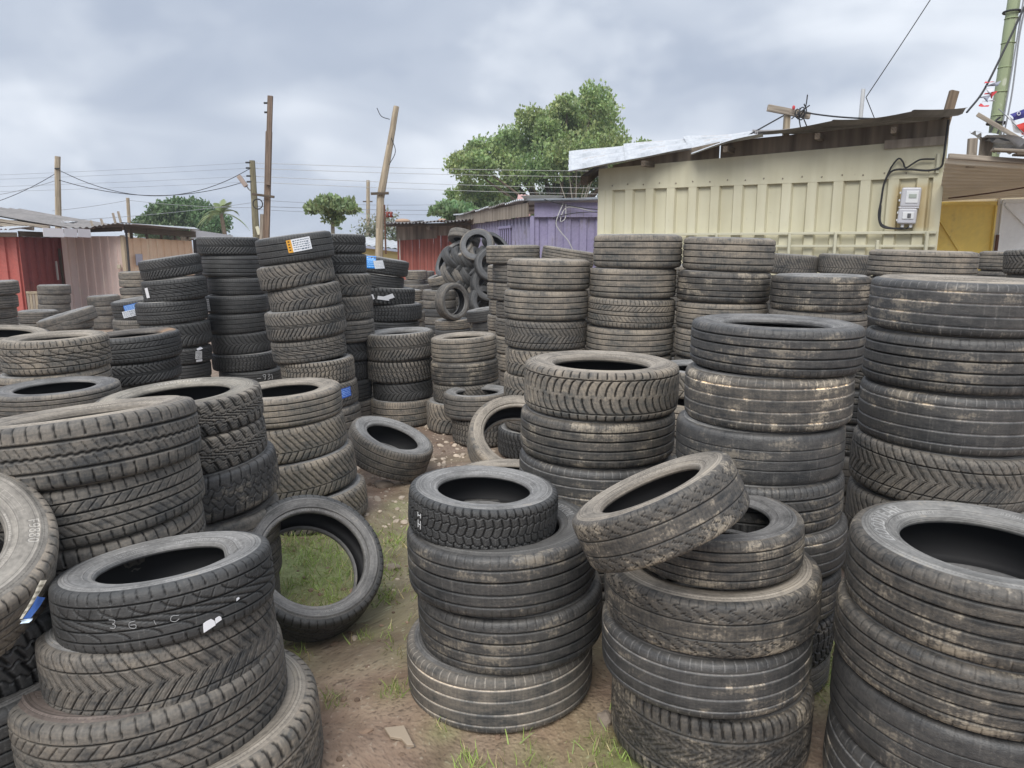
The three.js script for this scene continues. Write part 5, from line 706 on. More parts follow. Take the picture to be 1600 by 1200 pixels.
yard(-6.60, 'the pile in front of the yellow door', [
  [4.408, 1.442, 0.273, 0.166, -1, 5.14, 'rib', 'tan', 'a', '', 'grey ribbed tyre, on the pile in front of the yellow door', 0],
]);
yard(-5.30, 'the pile at the right edge by the white door', [
  [3.851, 1.468, 0.330, 0.177, 3, 1.84, 'vwin', 'gry', 'a', '', 'chevron-shouldered tyre, on the pile at the right edge by the white door', 0],
]);
yard(-2.75, 'the tall dark stack right of centre', [
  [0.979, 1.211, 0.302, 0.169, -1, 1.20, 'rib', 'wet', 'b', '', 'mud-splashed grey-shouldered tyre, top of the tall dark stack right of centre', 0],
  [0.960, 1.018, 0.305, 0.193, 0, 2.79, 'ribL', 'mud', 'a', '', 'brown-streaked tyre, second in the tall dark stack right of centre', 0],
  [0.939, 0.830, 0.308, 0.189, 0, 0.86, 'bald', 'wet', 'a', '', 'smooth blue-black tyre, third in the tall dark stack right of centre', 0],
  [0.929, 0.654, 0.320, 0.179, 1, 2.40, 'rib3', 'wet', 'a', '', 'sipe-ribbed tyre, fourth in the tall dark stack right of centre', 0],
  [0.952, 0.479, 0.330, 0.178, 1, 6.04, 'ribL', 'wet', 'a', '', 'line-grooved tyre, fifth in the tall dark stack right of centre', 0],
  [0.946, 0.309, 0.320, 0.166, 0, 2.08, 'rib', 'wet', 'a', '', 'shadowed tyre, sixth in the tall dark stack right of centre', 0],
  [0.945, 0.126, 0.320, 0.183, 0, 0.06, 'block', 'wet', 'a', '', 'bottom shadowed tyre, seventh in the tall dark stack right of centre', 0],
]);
yard(-3.05, 'the tallest stack at the right edge', [
  [1.842, 1.314, 0.345, 0.208, -1, 0.28, 'ribL', 'wet', 'tan', '', 'grey-streaked tyre, top of the tallest stack at the right edge', 0],
  [1.838, 1.095, 0.345, 0.219, -1, 1.06, 'rib', 'wet', 'a', '', 'mud-patched slotted tyre, second in the tallest stack at the right edge', 0],
  [1.838, 0.859, 0.345, 0.236, -1, 4.92, 'ribL', 'wet', 'a', '', 'clean black ribbed tyre, third in the tallest stack at the right edge', 0],
  [1.823, 0.634, 0.350, 0.227, -2, 2.28, 'vwin', 'gry', 'a', '', 'arrow-block winter tyre, fourth in the tallest stack at the right edge', 0],
  [1.822, 0.416, 0.350, 0.217, -1, 1.82, 'diag', 'gry', 'a', '', 'slant-block tyre, fifth in the tallest stack at the right edge', 0],
]);
yard(-3.90, 'the dark stack glimpsed between the two right stacks', [
  [1.839, 0.940, 0.270, 0.162, 0, 0.61, 'asym', 'gry', 'a', '', 'dim slashed tyre, top of the dark stack glimpsed between the two right stacks', 0],
  [1.843, 0.759, 0.273, 0.181, 0, 6.17, 'rib', 'wet', 'a', '', 'dim ribbed tyre, second in the dark stack glimpsed between the two right stacks', 0],
  [1.851, 0.592, 0.275, 0.168, 0, 2.66, 'rib', 'wet', 'a', '', 'dim ribbed tyre, third in the dark stack glimpsed between the two right stacks', 0],
]);
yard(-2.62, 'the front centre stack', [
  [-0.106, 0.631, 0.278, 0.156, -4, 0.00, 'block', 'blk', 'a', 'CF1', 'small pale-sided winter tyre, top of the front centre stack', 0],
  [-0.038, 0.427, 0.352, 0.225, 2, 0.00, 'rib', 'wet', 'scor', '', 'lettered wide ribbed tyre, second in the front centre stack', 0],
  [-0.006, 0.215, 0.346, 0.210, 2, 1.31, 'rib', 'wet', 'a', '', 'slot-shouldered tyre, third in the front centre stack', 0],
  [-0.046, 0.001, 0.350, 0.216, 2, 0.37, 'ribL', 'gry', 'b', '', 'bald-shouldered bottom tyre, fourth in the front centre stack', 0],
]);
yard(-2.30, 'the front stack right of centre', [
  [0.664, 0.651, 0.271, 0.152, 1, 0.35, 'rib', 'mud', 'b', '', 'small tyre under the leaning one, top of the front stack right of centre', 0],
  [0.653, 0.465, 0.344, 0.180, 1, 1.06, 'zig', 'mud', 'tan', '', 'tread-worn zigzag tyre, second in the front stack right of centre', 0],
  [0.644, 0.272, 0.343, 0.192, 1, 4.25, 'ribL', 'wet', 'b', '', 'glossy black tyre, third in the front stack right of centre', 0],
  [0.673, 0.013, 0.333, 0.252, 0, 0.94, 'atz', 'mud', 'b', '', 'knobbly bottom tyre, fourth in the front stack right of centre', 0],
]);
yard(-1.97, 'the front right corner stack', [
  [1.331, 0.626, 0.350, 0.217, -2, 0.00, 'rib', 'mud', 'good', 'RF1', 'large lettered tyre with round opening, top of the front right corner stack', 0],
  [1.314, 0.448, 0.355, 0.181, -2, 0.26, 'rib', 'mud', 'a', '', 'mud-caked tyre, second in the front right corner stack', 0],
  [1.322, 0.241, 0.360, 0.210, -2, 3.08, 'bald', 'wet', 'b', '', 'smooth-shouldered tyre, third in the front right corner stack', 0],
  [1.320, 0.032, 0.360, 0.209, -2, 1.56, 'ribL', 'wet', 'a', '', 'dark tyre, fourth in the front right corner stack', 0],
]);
yard(-10.00, 'the stack at the left edge by the red kiosk', [
  [-6.955, 1.009, 0.310, 0.182, 2, 6.27, 'rib', 'gry', 'a', '', 'dark ribbed tyre, top of the stack at the left edge by the red kiosk', 0],
  [-6.994, 0.833, 0.310, 0.175, 0, 0.77, 'rib', 'gry', 'a', '', 'dark ribbed tyre, second in the stack at the left edge by the red kiosk', 0],
  [-7.021, 0.699, 0.310, 0.134, 1, 3.32, 'rib', 'gry', 'a', '', 'dark ribbed tyre, third in the stack at the left edge by the red kiosk', 0],
  [-7.025, 0.556, 0.310, 0.144, 2, 4.86, 'rib', 'gry', 'a', '', 'dark ribbed tyre, fourth in the stack at the left edge by the red kiosk', 0],
]);
yard(-14.60, 'the small stack before the red kiosk wall', [
  [-8.944, 0.730, 0.283, 0.183, 0, 2.57, 'bald', 'gry', 'a', '', 'smooth tyre, top of the small stack before the red kiosk wall', 0],
  [-8.959, 0.545, 0.279, 0.184, 0, 6.20, 'bald', 'gry', 'a', '', 'smooth tyre, second in the small stack before the red kiosk wall', 0],
  [-8.979, 0.373, 0.279, 0.173, 0, 3.00, 'bald', 'gry', 'a', '', 'smooth tyre, third in the small stack before the red kiosk wall', 0],
]);
yard(-12.50, 'the flat pair at the foot of the kiosk stack', [
  [-7.976, 0.391, 0.297, 0.201, 0, 1.52, 'rib', 'gry', 'a', '', 'wide tyre, top of the flat pair at the foot of the kiosk stack', 0],
  [-7.999, 0.200, 0.297, 0.191, 0, 2.58, 'rib', 'gry', 'a', '', 'wide tyre, second in the flat pair at the foot of the kiosk stack', 0],
]);
yard(-15.20, 'the small stack before the pink shed wall', [
  [-8.326, 0.463, 0.299, 0.205, 2, 0.23, 'bald', 'gry', 'a', '', 'grey smooth tyre, top of the small stack before the pink shed wall', 0],
  [-8.325, 0.283, 0.305, 0.180, 1, 2.65, 'bald', 'gry', 'a', '', 'grey smooth tyre, second in the small stack before the pink shed wall', 0],
  [-8.344, 0.090, 0.306, 0.194, 0, 1.56, 'bald', 'gry', 'a', '', 'grey smooth tyre, third in the small stack before the pink shed wall', 0],
]);
yard(-16.20, 'the far stack touching the pink shed corner', [
  [-8.155, 0.954, 0.310, 0.162, 0, 5.58, 'bald', 'tan', 'a', '', 'flat grey tyre, top of the far stack touching the pink shed corner', 0],
  [-8.157, 0.792, 0.310, 0.162, 0, 5.22, 'bald', 'tan', 'a', '', 'flat grey tyre, second in the far stack touching the pink shed corner', 0],
  [-8.159, 0.630, 0.310, 0.149, 0, 3.13, 'bald', 'gry', 'a', '', 'flat grey tyre, third in the far stack touching the pink shed corner', 0],
  [-8.160, 0.480, 0.310, 0.150, 0, 0.20, 'bald', 'tan', 'a', '', 'flat grey tyre, fourth in the far stack touching the pink shed corner', 0],
]);
yard(-4.70, 'the stack with rusty stains at the left', [
  [-2.907, 0.883, 0.307, 0.211, 2, 1.60, 'asym', 'tan', 'tan', '', 'rust-stained slashed tyre, top of the stack with rusty stains at the left', 0],
  [-2.930, 0.670, 0.320, 0.214, 3, 1.52, 'rib', 'tan', 'a', '', 'pale ribbed tyre, second in the stack with rusty stains at the left', 0],
]);
yard(-5.60, 'the black stack right of the rust-stained one', [
  [-2.869, 0.812, 0.330, 0.195, 4, 1.31, 'hwy2', 'blk', 'rust', '', 'zigzag tyre with rusty rim, top of the black stack right of the rust-stained one', 0],
  [-2.884, 0.648, 0.330, 0.165, 2, 1.45, 'chev', 'blk', 'a', '', 'shadowed tyre, second in the black stack right of the rust-stained one', 0],
]);
yard(-4.00, 'the low pile between left stacks', [
  [-2.501, 0.774, 0.315, 0.128, 1, 5.46, 'rib', 'gry', 'b', '', 'grey finely slotted tyre, on the low pile between left stacks', 0],
]);
yard(-13.50, 'the far stack behind the upright ring', [
  [-1.313, 0.703, 0.305, 0.180, 0, 0.89, 'bald', 'gry', 'a', '', 'grey tyre, top of the far stack behind the upright ring', 0],
  [-1.316, 0.556, 0.306, 0.147, 0, 0.32, 'bald', 'gry', 'a', '', 'grey tyre, second in the far stack behind the upright ring', 0],
  [-1.319, 0.408, 0.307, 0.148, 0, 5.83, 'bald', 'blk', 'a', '', 'dark tyre, third in the far stack behind the upright ring', 0],
  [-1.321, 0.271, 0.307, 0.137, 0, 3.55, 'bald', 'gry', 'a', '', 'grey tyre, fourth in the far stack behind the upright ring', 0],
  [-1.324, 0.111, 0.308, 0.160, 0, 6.22, 'bald', 'blk', 'a', '', 'dark tyre, fifth in the far stack behind the upright ring', 0],
]);
yard(-11.00, 'the far stack right of the knobbly tyre', [
  [-1.584, 0.878, 0.252, 0.156, -3, 2.53, 'rib', 'tan', 'a', '', 'pale-edged tyre, top of the far stack right of the knobbly tyre', 0],
  [-1.565, 0.721, 0.248, 0.148, 0, 5.66, 'bald', 'tan', 'a', '', 'brownish tyre, second in the far stack right of the knobbly tyre', 0],
  [-1.559, 0.565, 0.268, 0.157, 0, 4.11, 'bald', 'gry', 'a', '', 'grey tyre, third in the far stack right of the knobbly tyre', 0],
]);
yard(-12.60, 'the low pile under the upright ring', [
  [-1.012, 0.279, 0.293, 0.160, 2, 0.00, 'rib', 'tan', 'a', 'm6', 'rust-streaked tyre, top of the low pile under the upright ring', 0],
  [-1.014, 0.129, 0.294, 0.150, 2, 4.97, 'bald', 'blk', 'a', '', 'dark tyre, second in the low pile under the upright ring', 0],
]);
yard(-18.00, 'the far row before the maroon shed', [
  [-2.296, 0.875, 0.267, 0.210, 1, 4.68, 'rib', 'tan', 'a', '', 'pale tyre, top of the far row before the maroon shed', 0],
  [-2.354, 0.755, 0.259, 0.105, 0, 3.10, 'bald', 'gry', 'a', '', 'thin tyre, second in the far row before the maroon shed', 0],
  [-2.288, 0.594, 0.344, 0.165, -1, 0.58, 'bald', 'gry', 'a', '', 'wide tyre, third in the far row before the maroon shed', 0],
]);
yard(-18.60, 'the far row beside the tyre heap', [
  [-2.167, 0.833, 0.244, 0.217, 0, 1.32, 'bald', 'gry', 'a', '', 'dark tyre, top of the far row beside the tyre heap', 0],
  [-2.123, 0.662, 0.261, 0.171, 0, 5.49, 'bald', 'gry', 'a', '', 'dark tyre, second in the far row beside the tyre heap', 0],
]);
yard(-11.60, 'the low pile right of the upright ring', [
  [-0.430, 0.516, 0.280, 0.185, 8, 5.65, 'rib', 'blk', 'a', '', 'tilted dark tyre, top of the low pile right of the upright ring', 0],
  [-0.386, 0.364, 0.235, 0.138, 4, 5.81, 'bald', 'blk', 'a', '', 'dark tyre, second in the low pile right of the upright ring', 0],
  [-0.392, 0.226, 0.241, 0.138, 2, 2.11, 'bald', 'blk', 'a', '', 'dark tyre, third in the low pile right of the upright ring', 0],
]);
yard(-7.40, 'the pile with the blue and white label', [
  [-3.675, 0.952, 0.274, 0.197, 8, 0.00, 'hwy2', 'blk', 'a', 'H1', 'tyre with blue and white label, on the pile with the blue and white label', 0],
]);
yard(-3.90, 'the low pile behind the front centre stack', [
  [-0.012, 0.286, 0.320, 0.143, 0, 4.13, 'block', 'tan', 'tan', '', 'pale dusty tyre, on the low pile behind the front centre stack', 0],
]);
yard(-5.85, 'the ground behind the leaning ring', [
  [0.186, 0.016, 0.300, 0.204, 0, 5.02, 'knob', 'blk', 'a', '', 'dark ridged tyre, on the ground behind the leaning ring', 0],
]);
yard(-9.00, 'the dim stack behind the tall leaning stack', [
  [-2.844, 1.453, 0.310, 0.197, 0, 4.03, 'rib', 'blk', 'a', '', 'black tyre, top of the dim stack behind the tall leaning stack', 0],
  [-2.848, 1.248, 0.311, 0.206, 0, 5.12, 'rib3', 'blk', 'a', '', 'black tyre, second in the dim stack behind the tall leaning stack', 0],
  [-2.876, 1.040, 0.312, 0.207, 0, 3.32, 'rib', 'blk', 'a', '', 'black tyre, third in the dim stack behind the tall leaning stack', 0],
  [-2.872, 0.831, 0.314, 0.209, 0, 4.11, 'rib', 'blk', 'a', '', 'black tyre, fourth in the dim stack behind the tall leaning stack', 0],
  [-2.892, 0.635, 0.315, 0.196, 0, 4.31, 'rib', 'blk', 'a', '', 'black tyre, fifth in the dim stack behind the tall leaning stack', 0],
]);
yard(-6.90, 'the dim stack behind the two tan stacks', [
  [1.535, 1.288, 0.293, 0.196, 0, 1.68, 'rib', 'tan', 'a', '', 'shadowed tyre, top of the dim stack behind the two tan stacks', 0],
  [1.531, 1.090, 0.295, 0.198, 0, 5.80, 'rib', 'gry', 'a', '', 'shadowed tyre, second in the dim stack behind the two tan stacks', 0],
  [1.551, 0.890, 0.296, 0.200, 0, 6.01, 'rib', 'tan', 'a', '', 'shadowed tyre, third in the dim stack behind the two tan stacks', 0],
]);
yard(-9.40, 'the low pile left of the rust-stained stack', [
  [-5.617, 0.629, 0.276, 0.127, 3, 0.47, 'bald', 'gry', 'a', '', 'bluish-grey tyre, on the low pile left of the rust-stained stack', 0],
]);

function loose(c, axis, R, W, spin, pat, mat, side, label, group, kind) { const q = new THREE.Quaternion().setFromUnitVectors(V(0, 1, 0), V(...axis).normalize()); return tyre(...c, R, W, q, spin, pat, mat, side, label, group, kind); }
loose([-0.885, 0.275, -3.05], [0.42, 0.72, 0.54], 0.315, 0.21, 0.6, 'asym', 'blk', 'b', 'low-profile tyre leaning on the grass, seen right through its ring', undefined, 'l');
loose([0.05, 0.34, -4.92], [0.12, 0.80, 0.58], 0.35, 0.2, 2, 'rib', 'tan', 'tan', 'grey tyre ring leaning behind the front centre stacks, face towards the camera', undefined, 'l');
loose([-0.89, 0.22, -5.2], [0.36, 0.93, 0.10], 0.31, 0.22, 1, 'rib3', 'gry', 'a', 'dark tyre tipped down to the right on the bare ground mid yard');
KEY.BS1 = loose([0.44, 0.875, -2.12], [-0.42, 0.90, -0.16], 0.255, 0.165, 1.2, 'zig', 'mud', 'tan', 'mud-smeared tyre tipped steeply on top of the front stack right of centre');
KEY.FLB = loose([-1.63, 0.805, -1.88], [0.36, 0.86, 0.30], 0.345, 0.23, 0, 'hwy2', 'tan', 'fnum', 'big tilted tyre with raised numbers at the left edge, blue label hanging');
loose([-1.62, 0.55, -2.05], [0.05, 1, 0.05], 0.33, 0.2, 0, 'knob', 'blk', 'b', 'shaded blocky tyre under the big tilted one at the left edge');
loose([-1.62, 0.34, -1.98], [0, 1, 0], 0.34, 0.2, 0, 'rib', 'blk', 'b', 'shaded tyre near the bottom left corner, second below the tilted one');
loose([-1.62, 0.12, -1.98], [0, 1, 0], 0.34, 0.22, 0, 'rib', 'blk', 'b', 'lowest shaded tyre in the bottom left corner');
loose([-5.66, 0.735, -9.45], [-0.25, 0.95, 0.12], 0.34, 0.17, 0, 'bald', 'gry', 'a', 'bluish-grey tyre tipped up on the low pile before the pink shed');
loose([-3.85, 0.94, -5.6], [0.1, 1, 0.05], 0.3, 0.16, 0, 'rib', 'gry', 'tan', 'pale rounded tyre peeping behind the rust-stained one at the left edge');
for (const y of [0.19, 0.46, 0.73]) loose([-3.85, y, -5.6], [0, 1, 0], 0.3, 0.26, 0, 'rib', 'gry', 'b', 'mostly hidden tyre under the pale rounded one at the left edge', 'hidden tyres at the left edge');
loose([-1.0, 0.75, -12.4], [0.72, 0.05, 0.70], 0.31, 0.2, 0, 'rib', 'gry', 'b', 'upright ribbed tyre balanced on the low pile before the heap', undefined, 'l');
// the laced heap of small tyres
{
  const NTH = ['first', 'second', 'third', 'fourth', 'fifth', 'sixth', 'seventh', 'eighth', 'ninth', 'tenth'], R = rng(14), G = 'tyres laced into the tall heap'; const put = (x, y, z, ax, r, w, mat, label, kind) => loose([x, y, z], ax, r, w, R() * 6, 'bald', mat, mat === 'tan' ? 'a' : 'dark', label, label.startsWith('small tyre') || label.startsWith('hidden') ? G : undefined, kind);
  put(-0.62, 1.66, -13.5, [-0.18, 0.42, 0.88], 0.31, 0.17, 'gry', 'pale ring tyre standing near the top of the heap', 'n');
  put(-0.88, 1.79, -13.9, [0.25, 0.86, -0.35], 0.30, 0.17, 'gry', 'arched tyre crowning the very top of the heap');
  put(-0.95, 1.56, -13.7, [-0.35, 0.80, 0.48], 0.27, 0.17, 'tan', 'whitish tyre lying under the crowning tyre of the heap');
  put(-1.20, 1.36, -13.9, [-0.75, 0.35, 0.45], 0.30, 0.17, 'gry', 'round dark-mouthed tyre on the left shoulder of the heap');
  put(-0.30, 1.68, -14.0, [0.45, 0.55, 0.3], 0.28, 0.16, 'blk', 'black tyre at the right shoulder of the heap');
  put(-0.36, 1.33, -13.3, [0.25, 0.20, 0.92], 0.31, 0.17, 'blk', 'ring tyre facing out on the right side of the heap', 'n');
  put(-0.44, 0.98, -13.4, [0.45, 0.2, 0.85], 0.32, 0.17, 'blk', 'second ring tyre down the right side of the heap', 'n');
  put(-0.5, 0.66, -13.3, [0.55, 0.3, 0.75], 0.31, 0.17, 'blk', 'lowest ring tyre on the right side of the heap', 'n');
  put(-1.28, 1.07, -13.7, [-0.25, 0.94, 0.1], 0.26, 0.16, 'tan', 'brownish tyre sticking out of the heap at mid height on the left');
  put(-1.25, 0.92, -13.75, [-0.15, 0.96, 0.1], 0.25, 0.15, 'gry', 'tyre just below the brownish one on the left of the heap');
  for (let row = 0; row < 10; row++) { const y = 0.12 + row * 0.145, dir = row % 2 ? 1 : -1, n = 6 - Math.floor(row / 5); for (let i = 0; i < n; i++) { const x = -1.22 + (row % 2) * 0.07 + i * 0.155 + row * 0.008; put(x, y, -13.75 + row * 0.012 + (R() - 0.5) * 0.05, [dir * (0.74 + R() * 0.1), 0.55 + (R() - 0.5) * 0.15, 0.32 + (R() - 0.5) * 0.2], 0.235 + R() * 0.02, 0.145, R() < 0.85 ? 'blk' : 'gry', 'small tyre, ' + NTH[i] + ' from the left, ' + NTH[row] + ' row up in the laced heap'); } }
  for (let i = 0; i < 5; i++) put(-1.05 + i * 0.2, 0.25 + (i % 3) * 0.3, -14.1, [0, 1, 0.1], 0.3, 0.17, 'gry', 'hidden tyre inside the core of the laced heap');
}
// labels, stickers and chalk on single tyres; placed by angle round the tyre (0 faces the camera for an unspun one) and height
function patch(t, name, ang, y, w, h, mat, roll = 0, lift = 0.004, curl = 0) {
  const nu = 10, nv = 4, pos = [], uv = [], idx = [];
  for (let j = 0; j <= nv; j++) for (let i = 0; i <= nu; i++) { const px = (i / nu - 0.5) * w, py = (j / nv - 0.5) * h, X = px * Math.cos(roll) - py * Math.sin(roll), Y = px * Math.sin(roll) + py * Math.cos(roll), yy = y + Y, v = (yy / W0 - 0.5) * 2, rr = Math.abs(v) < 0.72 ? 0.33 : 0.33 - (Math.abs(v) - 0.72) ** 2 * 0.25, r = rr + lift + curl * (i / nu) ** 2, a = ang + X / R0; pos.push(r * Math.sin(a), yy, r * Math.cos(a)); uv.push(i / nu, j / nv); if (i && j) { const k = j * (nu + 1) + i; idx.push(k - nu - 2, k - nu - 1, k, k - nu - 2, k, k - 1); } }
  const g = new THREE.BufferGeometry(); g.setAttribute('position', new THREE.Float32BufferAttribute(pos, 3)); g.setAttribute('uv', new THREE.Float32BufferAttribute(uv, 2)); g.setIndex(idx); g.computeVertexNormals(); return mesh(name, g, mat, t);
}
function label(seed, head, body, lines) {
  const cv = document.createElement('canvas'); cv.width = 256; cv.height = 128; const c = cv.getContext('2d'), R = rng(seed); c.fillStyle = body; c.fillRect(0, 0, 256, 128); if (head) { c.fillStyle = head; c.fillRect(0, 0, 52, 128); c.fillStyle = '#5a3a10'; for (let i = 0; i < 4; i++) c.fillRect(14, 12 + i * 28, 20, 14); }
  c.fillStyle = lines; for (let y = 14; y < 118; y += 22) { let x = head ? 64 : 14; while (x < 235) { const w = 6 + R() * 22; c.fillRect(x, y, Math.min(w, 240 - x), 9 + (R() < 0.2 ? 5 : 0)); x += w + 6; } }
  const t = new THREE.CanvasTexture(cv); t.colorSpace = THREE.SRGBColorSpace; t.magFilter = THREE.LinearFilter; return new THREE.MeshStandardMaterial({ map: t, roughness: 0.45, side: THREE.DoubleSide });
}
const whitePaper = MAT(0.72, 0.72, 0.74, 0.55), blueFoil = MAT(0.025, 0.08, 0.27, 0.4), chalk = MAT(0.36, 0.36, 0.36, 0.9);
const facing = (k) => { const t = KEY[k], p = t.position; return Math.atan2(-p.x, -p.z); };
patch(KEY.E1, 'label', facing('E1') + 0.12, 0.135, 0.20, 0.10, label(1, '#e0a43c', '#e6e8ec', '#6a7686'), 0.05);
patch(KEY.E7, 'label', facing('E7') + 0.72, 0.13, 0.11, 0.085, label(2, '', '#2f62c8', '#9fc0f4'), 0.05);
patch(KEY.F4, 'paper_tag', facing('F4') - 1.15, 0.11, 0.10, 0.15, label(3, '', '#d8d8d8', '#777777'), 0.1); patch(KEY.F5, 'paper_tag', facing('F5') - 1.2, 0.10, 0.09, 0.14, whitePaper, 0.35, 0.006, 0.02);
patch(KEY.G2, 'sticker', facing('G2') - 0.98, 0.105, 0.055, 0.10, whitePaper, 0.1);
patch(KEY.G5, 'paper_tag', facing('G5') + 0.62, 0.12, 0.075, 0.10, label(4, '', '#dedede', '#555555'), -0.1); patch(KEY.G5, 'paper_tag', facing('G5') + 0.68, 0.20, 0.07, 0.03, whitePaper, 0.3); patch(KEY.G5, 'paper_tag', facing('G5') + 0.62, 0.045, 0.07, 0.03, whitePaper, 0);
patch(KEY.J1, 'label', facing('J1') - 0.22, 0.14, 0.10, 0.16, label(5, '', '#2f86d8', '#9fd0ff'), 0.15); patch(KEY.J1, 'label_scrap', facing('J1') + 0.02, 0.125, 0.10, 0.11, label(6, '', '#bfc4cc', '#e8eaee'), 0.3, 0.005, 0.01);
patch(KEY.J3, 'paper_tag', facing('J3') + 0.15, 0.11, 0.10, 0.055, whitePaper, 0.45, 0.008); patch(KEY.J3, 'paper_tag', facing('J3') - 0.02, 0.09, 0.12, 0.045, whitePaper, -0.1, 0.006); patch(KEY.J3, 'paper_tag', facing('J3') - 0.4, 0.095, 0.06, 0.06, whitePaper, 0.3, 0.006);
patch(KEY.H1, 'label', facing('H1') - 0.35, 0.15, 0.17, 0.07, label(7, '', '#3d74c4', '#b4d4f4'), 0.1); patch(KEY.H1, 'label', facing('H1') - 0.38, 0.09, 0.22, 0.07, label(8, '', '#d4d8de', '#59636e'), 0.1, 0.0045);
// front left top tyre: torn white stickers and chalk curls
const fl = facing('FL1');
for (const [da, y, w, h, rl] of [[0.30, 0.045, 0.036, 0.034, 0.2], [0.385, 0.052, 0.020, 0.020, 0.2], [0.60, 0.095, 0.012, 0.010, 0.4]]) { const a = fl + da, pos = [], idx = [], N = 7; const P = [[-0.5, -0.5], [0.5, -0.45], [0.46, 0.05], [0.2, 0.45], [-0.2, 0.5], [-0.45, 0.45], [-0.5, 0]]; for (const [px, py] of P) { const X = px * w, Y = py * h + px * w * 0.3, yy = y + Y; pos.push(0.3335 * Math.sin(a + X / R0), yy, 0.3335 * Math.cos(a + X / R0)); } for (let i = 1; i < N - 1; i++) idx.push(0, i, i + 1); const g = new THREE.BufferGeometry(); g.setAttribute('position', new THREE.Float32BufferAttribute(pos, 3)); g.setIndex(idx); g.computeVertexNormals(); mesh('sticker', g, MAT(0.8, 0.8, 0.82, 0.5), KEY.FL1); }
function scrawl(t, ang, y, strokes, r = 0.0011, m = chalk) { for (const s of strokes) { const pts = s.map(([X, Y]) => { const a = ang + X / R0, yy = y + Y, v = (yy / W0 - 0.5) * 2, rr = 0.3312 - Math.max(0, Math.abs(v) - 0.72) ** 2 * 0.25; return V(rr * Math.sin(a), yy, rr * Math.cos(a)); }); mesh('chalk_mark', tube(pts, r, pts.length * 5, 4), m, t); } }
scrawl(KEY.FL1, fl - 0.46, 0.115, [[[-0.01, 0.016], [0.006, 0.012], [0.004, 0.003], [-0.002, 0.001], [0.006, -0.005], [0.002, -0.014], [-0.010, -0.012]]]);
scrawl(KEY.FL1, fl - 0.30, 0.105, [[[0.008, 0.012], [-0.008, 0.008], [-0.008, -0.008], [0.006, -0.012], [0.008, -0.002], [-0.006, 0.0]]]);
scrawl(KEY.FL1, fl - 0.13, 0.10, [[[0.0, 0.008], [0.002, -0.002], [0.004, -0.008]]]);
scrawl(KEY.FL1, fl + 0.03, 0.098, [[[0.012, 0.008], [-0.006, 0.010], [-0.010, -0.004], [0.002, -0.010], [0.012, -0.004]]]);
{ const a = facing('CF1') - 0.93; scrawl(KEY.CF1, a, 0.09, [[[-0.016, 0.05], [-0.014, 0.028]], [[0.004, 0.048], [0.006, 0.026]], [[-0.014, 0.036], [0.005, 0.036]], [[-0.012, 0.012], [-0.010, -0.026]], [[0.006, 0.010], [0.008, -0.03]], [[-0.01, -0.008], [0.007, -0.01]]], 0.0019, MAT(0.6, 0.6, 0.6, 0.9)); }
{ const a = facing('F8') + 0.5; scrawl(KEY.F8, a, 0.12, [[[-0.10, 0.0], [-0.06, 0.0]], [[-0.04, 0.04], [-0.01, 0.05], [-0.01, 0.01], [-0.035, 0.02], [-0.01, 0.01], [-0.015, -0.03]], [[0.02, 0.05], [0.05, 0.04], [0.03, 0.01], [0.055, -0.01], [0.02, -0.035]], [[0.07, 0.045], [0.08, 0.0], [0.075, -0.04]]], 0.005); }
// folded blue and white label hanging off the tilted tyre at the left edge
{ const t = KEY.FLB; t.updateMatrixWorld(); const inv = t.matrixWorld.clone().invert(), put = (n, m, ...c) => mesh(n, sheet(...c, 1, 0.002, { warp: 0.003 }).applyMatrix4(inv), m, t);
  put('label', blueFoil, [-1.218, 0.738, -1.71], [-1.194, 0.742, -1.71], [-1.163, 0.790, -1.72], [-1.178, 0.796, -1.72]); put('label_fold', MAT(0.6, 0.72, 0.85, 0.4), [-1.223, 0.728, -1.705], [-1.196, 0.732, -1.705], [-1.192, 0.742, -1.708], [-1.220, 0.737, -1.708]); put('label_back', label(9, '', '#b9b4a6', '#6c685c'), [-1.230, 0.735, -1.715], [-1.218, 0.738, -1.715], [-1.163, 0.830, -1.735], [-1.176, 0.830, -1.735]); }

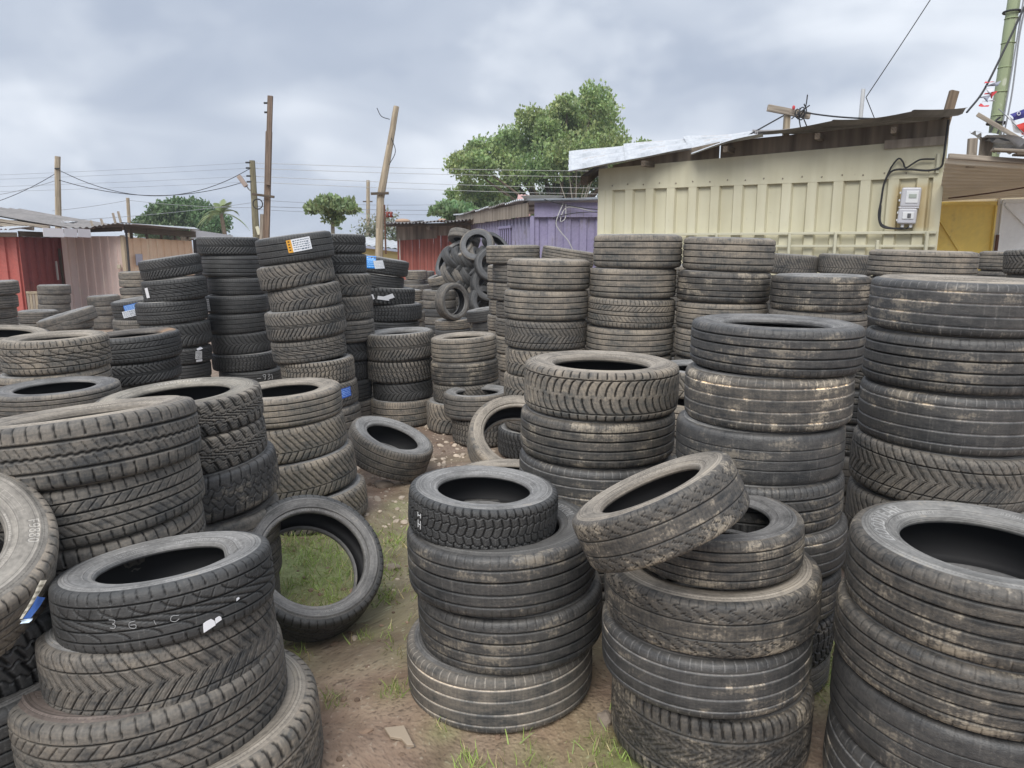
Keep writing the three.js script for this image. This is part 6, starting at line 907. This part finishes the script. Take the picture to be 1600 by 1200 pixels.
// ---------------------------------------------------------------- grass, pebbles, litter
{
  const R = rng(51), geo = (() => { const g = new THREE.BufferGeometry(); g.setAttribute('position', new THREE.Float32BufferAttribute([-0.05, 0, 0, 0.05, 0, 0, -0.04, 0.45, 0.06, 0.04, 0.45, 0.06, -0.025, 0.8, 0.22, 0.025, 0.8, 0.22, 0, 1, 0.45], 3)); g.setIndex([0, 1, 2, 1, 3, 2, 2, 3, 4, 3, 5, 4, 4, 5, 6]); g.computeVertexNormals(); return g; })();
  const gm = new THREE.MeshPhysicalMaterial({ color: 0xffffff, roughness: 0.6, side: THREE.DoubleSide, transmission: 0.25, thickness: 0 }), spots = [];
  for (const [a, b, r, k] of grassPatch) { const n = Math.round(r * r * 15000 * k * k) + 80; for (let i = 0; i < n; i++) { const th = R() * 6.283, rr = r * Math.sqrt(R()) * 1.1, x = a + Math.cos(th) * rr, z = b + Math.sin(th) * rr; if (fbm(x * 3.1, 1, z * 3.1, 3) + fbm(x * 11, 4, z * 11, 2) * 0.7 > 0.02 - k * 0.35 + rr / r * 0.3) spots.push([x, z, 1]); } }
  for (let i = 0; i < 1500; i++) { const x = (R() - 0.5) * 5, z = -1.8 - R() * 6; if (fbm(x * 1.5, 7, z * 1.5, 3) > 0.12) spots.push([x, z, 0.6]); }
  const im = new THREE.InstancedMesh(geo, gm, spots.length), m = new THREE.Matrix4(), q = new THREE.Quaternion(), e = new THREE.Euler(), c = new THREE.Color();
  spots.forEach(([x, z, k], i) => { const h = (0.022 + R() * 0.045) * k; e.set((R() - 0.5) * 2.1, R() * 6.283, (R() - 0.5) * 1.8); m.compose(V(x, groundY(x, z) - 0.003, z), q.setFromEuler(e), V(h * 0.75, h, h)); im.setMatrixAt(i, m); const d = R(), v = 0.7 + R() * 0.6; d < 0.22 * (2 - k) ? c.setRGB(0.55 * v, 0.46 * v, 0.25 * v) : c.setRGB(0.32 * v, 0.43 * v, 0.11 * v); im.setColorAt(i, c); });
  im.name = 'grass'; im.userData = { kind: 'stuff', label: 'short green and straw-coloured grass tufts on the bare ground', category: 'grass' }; im.castShadow = im.receiveShadow = true; scene.add(im);
  const sg = new THREE.IcosahedronGeometry(1, 1); { const p = sg.attributes.position; for (let i = 0; i < p.count; i++) { const k = 1 + 0.35 * noise(p.getX(i) * 1.3, p.getY(i) * 1.3, p.getZ(i) * 1.3); p.setXYZ(i, p.getX(i) * k, p.getY(i) * k * 0.6, p.getZ(i) * k); } sg.computeVertexNormals(); }
  const n = 6000, ps = new THREE.InstancedMesh(sg, new THREE.MeshStandardMaterial({ color: 0xffffff, roughness: 0.9 }), n);
  for (let i = 0; i < n; i++) { let x, z, s; if (i < 900) { x = -0.75 + (R() - 0.5) * 1.5; z = -4.2 - R() * 3.4; s = 0.004 + R() ** 3 * 0.022; } else { x = (R() - 0.5) * 5; z = -1.8 - R() * 7; s = 0.002 + R() ** 4 * 0.014; } e.set(R() * 0.5, R() * 6, R() * 0.5); m.compose(V(x, groundY(x, z) + s * 0.1, z), q.setFromEuler(e), V(s * (0.8 + R()), s, s)); ps.setMatrixAt(i, m); const v = 0.55 + R() * 0.7; if (i < 900 || i % 5 === 0) c.setRGB(0.46 * v, 0.38 * v, 0.30 * v); else c.setRGB(0.24 * v, 0.165 * v, 0.115 * v); ps.setColorAt(i, c); }
  ps.name = 'gravel'; ps.userData = { kind: 'stuff', label: 'scattered pale pebbles and grit on the brown earth', category: 'gravel' }; ps.castShadow = ps.receiveShadow = true; scene.add(ps);
  for (const [x, z, s, sc, label] of [[-0.9, -5.0, 0.05, [1.3, 1, 1], 'fist-sized brown stone on the path left of the leaning ring'], [-0.62, -3.62, 0.028, [1.4, 1, 1], 'pale stone on the path beside the grass tuft'], [-0.58, -4.35, 0.026, [1.2, 1, 1], 'small pale stone at the foot of the brown stack'], [0.33, -2.36, 0.035, [0.8, 1.2, 1], 'grey stone wedged at the foot of the knobbly bottom tyre'], [-0.34, -2.22, 0.014, [1.2, 1, 1], 'tiny white stone next to the broken tile']]) { const o = single('stone', sg.clone().scale(s * sc[0], s * sc[1], s * sc[2]), MAT(0.25, 0.205, 0.165, 0.9), label, 'stone', 'larger stones lying on the path'); o.position.set(x, groundY(x, z) + s * 0.25, z); }
  const shp = new THREE.Shape([[-0.045, 0.05], [0.02, 0.048], [0.05, -0.05], [0.03, -0.045], [0.012, -0.012], [-0.025, 0.005]].map((p) => new THREE.Vector2(...p))), tg = new THREE.ExtrudeGeometry(shp, { depth: 0.008, bevelEnabled: true, bevelSize: 0.002, bevelThickness: 0.002, bevelSegments: 1 }).rotateX(-Math.PI / 2); const tile = single('tile_shard', tg, MAT(0.36, 0.29, 0.215, 0.75), 'broken pale beige tile lying on the brown earth in front', 'tile shard'); tile.position.set(-0.385, groundY(-0.385, -2.25) + 0.006, -2.25); tile.rotation.set(0.06, 0.15, 0.04);
}
renderer.render(scene, camera);
